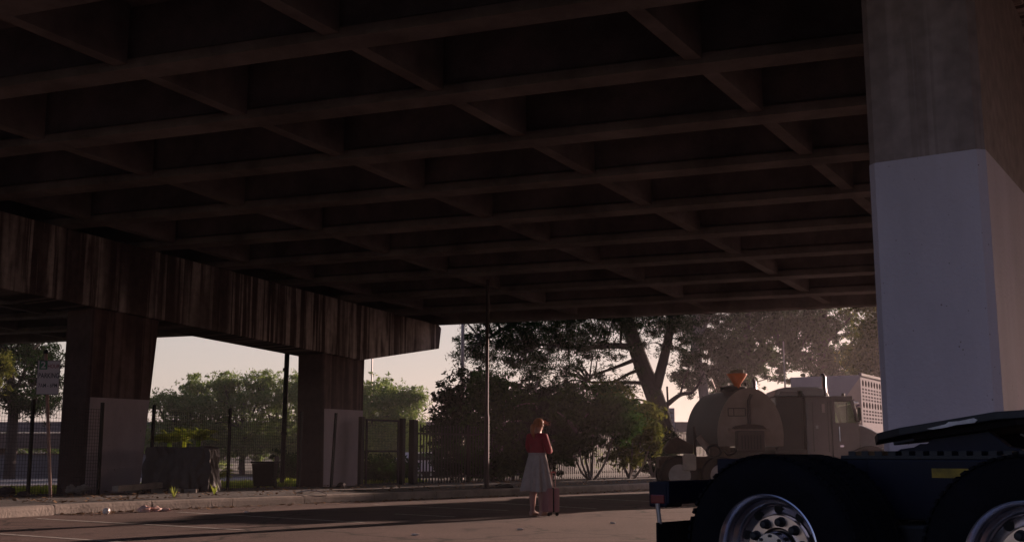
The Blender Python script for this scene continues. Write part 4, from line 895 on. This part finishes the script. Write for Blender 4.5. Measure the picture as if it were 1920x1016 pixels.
# ------------------------------------------------------------------ near blue truck
r = rad(42); f3 = Matrix(((math.cos(r), math.sin(r), 0, 1.40), (-math.sin(r), math.cos(r), 0, 6.30), (0, 0, 1, 0), (0, 0, 0, 1)))   # u forward, v across (away), z up
nt_ = thing('truck_tractor', 'dark navy truck tractor rear with chrome wheels and fifth wheel', 'truck', (1.40, 6.30, 0))
def N(): return MB(f3)
RW, ZC = .52, .51
def bigwheel(u, v0, sgn, outer):
    """sgn=+1: outside face towards -v"""
    o = Vector((u, v0, ZC)); ax = (0, sgn, 0)
    prof_ = [(.292, .006), (.33, -.010), (.40, -.020), (.455, -.016), (.487, .002), (.503, .018), (.517, .036), (.52, .06), (.52, .10), (.512, .104), (.512, .114), (.52, .118), (.52, .162), (.512, .166), (.512, .176), (.52, .18), (.517, .214), (.503, .232), (.455, .262), (.33, .262), (.292, .25)]
    ty = N().lathe(o, ax, prof_, 72, True).obj('wheel', M['rubber'], nt_, True)
    tr_ = N()
    for k in range(64):
        a_ = 2 * math.pi * k / 64; R_ = Matrix.Rotation(-a_, 3, 'Y')
        for vv_ in (.03, .22): tr_.box(o + R_ @ Vector((.5135, 0, 0)) + Vector((0, sgn * vv_, 0)), (.014, .05, .03), R_)
    merge(ty, tr_.obj('tread', M['rubber'], ty))
    if outer:
        rm = N().lathe(o, ax, [(.302, .004), (.305, -.008), (.298, -.012), (.288, .0), (.280, .012), (.272, .030), (.268, .075), (.255, .085), (.243, .095), (.232, .135), (.205, .155), (.172, .160), (.165, .150), (.001, .150)], 72, cap=False).obj('rim', M['chrome'], ty, True)
        hh = N()
        for k in range(10):
            a_ = 2 * math.pi * (k + .5) / 10; c = o + Vector((math.cos(a_) * .218, sgn * .1385, math.sin(a_) * .218)); hh.lathe(c, (0, -sgn, 0), [(.026, 0), (.026, .003)], 16)
        hh = hh.obj('hand_holes', M['black'], rm); merge(rm, hh)
        hf = N().lathe(o, ax, [(.190, .152), (.190, .130), (.184, .122), (.118, .120), (.112, .128), (.105, .14), (.001, .14)], 64, cap=False).obj('hub_flange', M['hub'], rm, True)
        ln = N()
        for k in range(10):
            a_ = 2 * math.pi * k / 10 + .16; c = o + Vector((math.cos(a_) * .150, sgn * .123, math.sin(a_) * .150)); ln.lathe(c, (0, -sgn, 0), [(.029, -.004), (.029, .006), (.023, .009), (.023, .040), (.016, .049), (.001, .052)], 12)
        merge(hf, ln.obj('lug_nuts', M['blackmetal'], rm, True))
        hc_ = N().lathe(o, ax, [(.100, .13), (.094, .035), (.090, .03), (.001, .028)], 48).obj('hub_cap', M['chrome'], rm, True)
        N().lathe(o, ax, [(.103, .125), (.103, .11), (.096, .105), (.094, .125)], 48, True).obj('hub_ring', M['black'], rm, True)
        hbolt = N()
        for k in range(8):
            a_ = 2 * math.pi * k / 8; c = o + Vector((math.cos(a_) * .078, sgn * .028, math.sin(a_) * .078)); hbolt.lathe(c, (0, -sgn, 0), [(.0085, -.002), (.0085, .008), (.001, .009)], 8)
        merge(hc_, hbolt.obj('cap_bolts', M['blackmetal'], rm))
for u in (0, 1.37):
    bigwheel(u, 0, 1, True); bigwheel(u, .34, 1, False); bigwheel(u, 2.44, -1, True); bigwheel(u, 2.10, -1, False)
    N().tube([(u, .2, ZC), (u, 2.24, ZC)], .075, 16).obj('axle', M['blackmetal'], nt_, True)
    N().lathe((u, 1.22, ZC), (1, 0, 0), [(.001, -.24), (.13, -.2), (.2, 0), (.13, .2), (.001, .24)], 24).obj('differential', M['blackmetal'], nt_, True)
for v in (.80, 1.56):
    N().box((.85, v + .04, .875), (3.3, .08, .25)).obj('chassis_rail', M['navy'], nt_, bevel=.008)
N().box((.7, .775, .83), (.9, .05, .34)).obj('suspension_bracket', M['navy'], nt_, bevel=.01)
for u, s in ((.12, 1), (1.24, -1)):
    N().tube([(u, .72, .62), (u, .72, .93)], [.12, .12], 20).obj('air_spring', M['rubber'], nt_, True)
N().bar((.05, .70, .55), (1.3, .70, .60), .10, .14).obj('equaliser_beam', M['blackmetal'], nt_, bevel=.02)
for u in (-.6, .66, 2.2): N().box((u, 1.22, .86), (.12, .68, .2)).obj('cross_member', M['navy'], nt_)
# rear light bar and mudflap
bar = N().box((-.77, 1.22, .80), (.10, 2.2, .14)).obj('rear_bar', M['navy'], nt_, bevel=.012)
for v in (.2, 2.24):
    lh = N().box((-.80, v, .79), (.13, .17, .15)).obj('tail_light', M['navy'], bar, bevel=.012)
    N().box((-.80, v - .003 if v < 1 else v + .003, .762), (.098, .176, .052)).obj('red_lens', M['redlens'], lh, bevel=.006)
    N().box((-.868, v, .762), (.006, .14, .05)).obj('rear_lens', M['redlens'], lh)
for v in (.29, 2.15):
    mfp = N().box((-.735, v, .42), (.014, .56, .42)).obj('mudflap', M['rubber'], nt_)
    N().tube([(-.735, v - .25, .62), (-.75, v - .25, .74)], .014, 8).obj('flap_bracket', M['gal'], mfp); N().tube([(-.735, v + .2, .62), (-.75, v + .2, .74)], .014, 8).obj('flap_bracket', M['gal'], mfp)
# sliding rack with teeth and the fifth wheel
for v in (.84, 1.60):
    sr = N(); sr.box((1.12, v, 1.012), (2.1, .10, .022))
    for k in range(24): sr.box((.14 + k * .082, v, 1.034), (.046, .09, .028))
    sr.obj('sliding_rack', M['blackmetal'], nt_, bevel=.003)
N().box((1.25, 1.22, .985), (2.3, .74, .02)).obj('deck_plate', M['navy'], nt_)
for v in (.93, 1.51):
    N().prism([(.34, 1.025), (.40, 1.06), (.48, 1.07), (.52, 1.09), (.56, 1.09), (.66, 1.19), (.86, 1.20), (1.02, 1.07), (1.08, 1.06), (1.10, 1.025)], (0, v - .04, 0), (1, 0, 0), (0, 0, 1), (0, .08, 0)).obj('saddle_bracket', M['navy'], nt_, bevel=.006)
tilt_ = rad(7.5)
pf_ = f3 @ Matrix.Translation((.79, 1.22, 1.20)) @ Matrix.Rotation(-tilt_, 4, 'Y')
outl = [(-.34, -.46), (.22, -.47), (.38, -.42), (.48, -.30), (.52, -.12), (.52, .12), (.48, .30), (.38, .42), (.22, .47), (-.34, .46), (-.50, .40), (-.60, .22), (-.64, .13), (-.20, .055), (-.05, .05), (-.05, -.05), (-.20, -.055), (-.64, -.13), (-.60, -.22), (-.50, -.40)]
fwm = MB(pf_).prism(outl, (0, 0, -.012), (1, 0, 0), (0, 1, 0), (0, 0, .045)); pi_ = pf_.inverted()
for k in range(len(fwm.v)):                                        # rear ramps bend down, front edge droops a little
    q_ = pi_ @ Vector(fwm.v[k]); q_.z -= max(0, -.18 - q_.x) * .045 + max(0, q_.x - .25) * .10; fwm.v[k] = tuple(pf_ @ q_)
fw = fwm.obj('fifth_wheel', M['blackmetal'], nt_, bevel=.006)
MB(pf_).loft([[(u_, v_ * s_, z_) for u_, v_ in ((-.30, -.40), (.3, -.43), (.44, -.25), (.46, 0), (.44, .25), (.3, .43), (-.30, .40))] for s_, z_ in ((1, -.012), (.92, -.05), (.8, -.06))]).obj('plate_skirt', M['blackmetal'], fw)
gr_ = MB(pf_); gr_.prism([(-.17, -.005), (-.06, .004), (-.04, .014), (.02, .010), (.10, .014), (.12, .002), (.10, -.012), (0, -.008), (-.06, -.014), (-.14, -.014)], (0, -.4755, 0), (1, 0, 0), (0, 0, 1), (0, .006, 0)); gr_.obj('grease_smear', M['grease'], fw)
N().box((.80, .778 - .029, .925), (.33, .004, .052)).obj('yellow_sticker', M['yellow'], nt_)
hs = N()
for k in range(6):
    hs.tube(curve([(1.05 + k * .02, 1.0 + .05 * k, 1.14 - .01 * k), (1.14, .98 + .05 * k, 1.10), (1.24 + .01 * k, .96 + .06 * k, 1.05), (1.36, .98 + .04 * k, 1.03)], 4), .007, 6)
hs.obj('air_lines', M['gal'], nt_, True)
N().box((1.72, 1.0, 1.06), (.5, .34, .14)).obj('air_tank_cover', M['navy'], nt_, bevel=.03)

# ------------------------------------------------------------------ woman and suitcase
WX, WY = .44, 19.52
def skinmesh(verts, edges, radii, sub=2, root=0):
    me = bpy.data.meshes.new('sk'); me.from_pydata(verts, edges, []); o = bpy.data.objects.new('sk', me); COL.objects.link(o)
    md = o.modifiers.new('s', 'SKIN'); md.use_smooth_shade = True
    for i, v in enumerate(me.skin_vertices[0].data): v.radius = radii[i] if hasattr(radii[i], '__len__') else (radii[i],) * 2; v.use_root = (i == root)
    sb_ = o.modifiers.new('u', 'SUBSURF'); sb_.levels = sb_.render_levels = sub
    m2 = bpy.data.meshes.new_from_object(o.evaluated_get(bpy.context.evaluated_depsgraph_get())); bpy.data.objects.remove(o); return m2
def place(me, name, m, f, parent):
    o0 = origin_of(parent)
    for v in me.vertices: v.co = f @ v.co - o0
    me.materials.clear(); me.materials.append(m); me.name = name
    for p in me.polygons: p.use_smooth = True
    o = bpy.data.objects.new(name, me); COL.objects.link(o); o.parent = parent; return o
# local frame: +y is where she faces; she looks away to the right
wf = Matrix.Translation((WX, WY, 0)) @ Matrix.Rotation(rad(-38), 4, 'Z')
wo = thing('person', 'woman in red blouse and long grey skirt seen from behind', 'person', (WX, WY, 0))
V_, E_, R_ = [], [], []
def j(p, r_, par=None):
    V_.append(p); R_.append(r_)
    if par is not None: E_.append((par, len(V_) - 1))
    return len(V_) - 1
pel = j((0, 0, .86), (.135, .10)); wa = j((0, .0, 1.02), (.115, .085), pel); chs = j((0, .0, 1.2), (.135, .095), wa); up = j((0, -.01, 1.33), (.10, .075), chs)
nk = j((0, .0, 1.395), (.048, .048), up); hd0 = j((0, .035, 1.455), (.062, .066), nk); hd1 = j((0, .05, 1.525), (.074, .086), hd0); hd2 = j((0, .045, 1.59), (.06, .07), hd1)
for sx in (-1, 1):
    sh_ = j((sx * .15, -.01, 1.325), .058, up); el_ = j((sx * .205, .03, 1.08), .042, sh_); wr = j((sx * (.10 if sx > 0 else .11), .235, 1.09), .027, el_)
    pm_ = j((sx * .06, .30, 1.11), (.022, .034), wr)
    for k in range(4):
        x_ = sx * (.055 - .0) ; k1 = j((x_ - sx * .012, .325, 1.135 - k * .019), .0085, pm_); k2 = j((x_ - sx * .04, .335, 1.14 - k * .019), .008, k1); j((x_ - sx * .058, .318 + .003 * k, 1.14 - k * .019), .0072, k2)
    t1 = j((sx * .075, .30, 1.15), .0095, pm_); j((sx * .055, .325, 1.165), .0085, t1)
    hp_ = j((sx * .085, 0, .80), .085, pel); kn = j((sx * .09, .015, .46), .057, hp_); cf = j((sx * .095, -.015, .32), .052, kn); an = j((sx * .095, -.02, .09), .034, cf); ft = j((sx * .105, .05, .035), (.036, .03), an); j((sx * .115, .13, .025), (.034, .022), ft)
body_ = place(skinmesh(V_, E_, R_), 'body', M['skin'], wf, wo)
# tights / lower legs and shoes
for sx in (-1, 1):
    MB(wf).tube(curve([(sx * .085, .01, .62), (sx * .09, .015, .46), (sx * .095, -.018, .32), (sx * .095, -.02, .16), (sx * .096, -.02, .075)], 4), [.076, .074, .072, .07, .067, .064, .064, .063, .061, .057, .053, .049, .045, .042, .041, .041, .041], 14).obj('legging', M['tights'], wo, True)
    sh2 = MB(wf); rings = []
    for y_, w_, h_ in ((-.075, .028, .06), (-.06, .04, .085), (-.02, .042, .10), (.03, .042, .085), (.08, .047, .062), (.13, .045, .05), (.165, .03, .035)):
        rings.append([(sx * (.10 + .06 * max(0, y_)) + w_ * math.cos(t_), y_, max(.0, h_ / 2 + h_ / 2 * math.sin(t_) * 1.05)) for t_ in [2 * math.pi * k / 14 for k in range(14)]])
    sh2.loft(rings).obj('shoe', M['shoe'], wo, True)
# face
fc = MB(wf); fc.loft([[(a_ * .013, .137 + b_, z_) for a_, b_ in ((-1, -.012), (0, .012), (1, -.012))] for z_, in ((1.49,), (1.53,))]); fc.obj('nose', M['skin'], body_)
ey = MB(wf)
for sx in (-.032, .032): blob(ey, (sx, .128, 1.535), (.013, .008, .007), 8, 0)
ey.obj('eyes', M['black'], body_); MB(wf).box((0, .133, 1.463), (.04, .012, .009)).obj('mouth', M['stripe'], body_)
er = MB(wf)
for sx in (-.078, .078): blob(er, (sx, .045, 1.515), (.012, .02, .03), 8, 0)
er.obj('ears', M['skin'], body_, True)
# blouse: torso shell and sleeves, loose at the waist
V_, E_, R_ = [], [], []
q0 = j((0, 0, 1.005), (.150, .115)); q1 = j((0, 0, 1.09), (.158, .122), q0); q2 = j((0, -.005, 1.22), (.160, .118), q1); q3 = j((0, -.01, 1.325), (.125, .092), q2); j((0, -.002, 1.385), (.066, .062), q3)
for sx in (-1, 1):
    a_ = j((sx * .155, -.01, 1.325), .074, q3); b_ = j((sx * .195, .0, 1.2), .068, a_); c_ = j((sx * .212, .03, 1.085), .064, b_); d_ = j((sx * .165, .13, 1.08), .056, c_); j((sx * .115, .205, 1.09), .046, d_)
place(skinmesh(V_, E_, R_), 'blouse', M['blouse'], wf, wo)
# skirt: pleated cone
rings = []; n = 96
for k in range(16):
    f = k / 15; z_ = 1.035 - f * .625; rx = .148 + .125 * f ** .85; ry = .115 + .125 * f ** .85; am = .005 + .030 * f
    rings.append([(math.cos(t_) * (rx + am * (math.sin(t_ * 13) + .5 * math.sin(t_ * 7 + 2))), math.sin(t_) * (ry + am * (math.sin(t_ * 13) + .5 * math.sin(t_ * 7 + 2))) - .01, z_ + (.012 * math.sin(t_ * 3 + 1) * f)) for t_ in [2 * math.pi * i / n for i in range(n)]])
sk = MB(wf).loft(rings, False).obj('skirt', M['skirt'], wo, True)
MB(wf).lathe((0, -.01, 1.01), (0, 0, 1), [(.148, 0), (.152, .0), (.152, .045), (.146, .045)], 40, True).obj('waistband', M['skirt'], wo, True)
# hair: cap, ponytail, loose wind-blown strands
hr = MB(wf); rings = []
for i in range(11):
    th = math.pi * (.03 + .68 * i / 10); rr = math.sin(th); zz = math.cos(th)
    rings.append([(math.cos(t_) * .092 * rr * (1 + .02 * math.sin(9 * t_)), .032 + math.sin(t_) * .105 * rr * (1 - .16 * max(0, math.sin(t_)) * (i > 4)) - (.012 if i > 6 else 0), 1.548 + zz * .10 + (.05 * max(0, math.sin(t_)) if i > 5 else 0)) for t_ in [2 * math.pi * k / 28 for k in range(28)]])
hr.loft(rings); hair = hr.obj('hair', M['hair'], wo, True)
MB(wf).tube(curve([(0, -.07, 1.53), (-.015, -.105, 1.50), (-.02, -.115, 1.42), (-.01, -.10, 1.35), (0, -.095, 1.28)], 5), [.03, .034, .036, .04, .045, .047, .047, .046, .045, .043, .041, .039, .036, .033, .03, .027, .024, .02, .016, .01, .005], 12).obj('ponytail', M['hair'], hair, True)
wi = MB(wf)
for k in range(18):
    s0 = Vector((random.uniform(-.05, .07), .10 + random.uniform(-.03, .03), 1.60 + random.uniform(-.05, .02))); wi.tube(curve([s0, s0 + Vector((.05, .04, -.01 + random.uniform(-.03, .02))), s0 + Vector((random.uniform(.06, .11), random.uniform(.03, .08), random.uniform(-.06, .0)))], 3), [.004, .004, .0035, .003, .0025, .002, .0015], 4)
wi.obj('loose_strands', M['hair'], hair, True)
ph = MB(wf).box((0, .335, 1.15), (.075, .012, .15), Matrix.Rotation(rad(-35), 3, 'X')).obj('phone', M['black'], None, bevel=.006)
tag(ph, 'small dark phone held in the hands of the woman', 'phone')
# suitcase
so = Vector((.64, 19.42, 0)); sf = Matrix.Translation(so) @ Matrix.Rotation(rad(-62), 4, 'Z')
su = thing('suitcase', 'pink wheeled suitcase standing upright beside the woman', 'suitcase', so)
for y0, sgn_ in ((-.062, -1), (.062, 1)):
    MB(sf).box((0, y0, .265), (.28, .112, .40)).obj('shell', M['pink'], su, bevel=.03)
MB(sf).box((0, 0, .265), (.285, .012, .405)).obj('zip_band', M['black'], su)
ri = MB(sf)
for k in range(5): ri.box((-.10 + k * .05, -.123, .265), (.02, .008, .32)); ri.box((-.10 + k * .05, .123, .265), (.02, .008, .32))
ri.obj('shell_ribs', M['pink'], su)
for x_ in (-.11, .11):
    for y_ in (-.08, .08): MB(sf).lathe((x_ - .012, y_, .028), (1, 0, 0), [(.004, 0), (.026, 0), (.026, .024), (.004, .024)], 14).obj('wheel', M['black'], su)
    for y_ in (-.08, .08): MB(sf).box((x_, y_, .05), (.04, .035, .02)).obj('wheel_fork', M['black'], su)
hnd = MB(sf)
for x_ in (-.06, .06): hnd.tube([(x_, .08, .47), (x_, .08, .72)], .008, 8)
hnd.tube([(-.075, .08, .725), (.075, .08, .725)], .013, 8); hnd.obj('handle', M['signred'], su, True)

# ------------------------------------------------------------------ haze
HZ = .0006
if HZ > 0:
    hz = MB().box((0, 300, 9.0), (820, 820, 21)).obj('haze', M['white']); hz.data.materials.clear()
    hm = bpy.data.materials.new('air'); hm.use_nodes = True; t_ = hm.node_tree; t_.nodes.remove(t_.nodes['Principled BSDF'])
    pv = t_.nodes.new('ShaderNodeVolumePrincipled'); pv.inputs['Density'].default_value = HZ; pv.inputs['Color'].default_value = (.9, .79, .84, 1); pv.inputs['Anisotropy'].default_value = .62
    t_.links.new(pv.outputs[0], t_.nodes['Material Output'].inputs['Volume']); hz.data.materials.append(hm)
    struct(hz, 'stuff'); hz.display_type = 'WIRE'
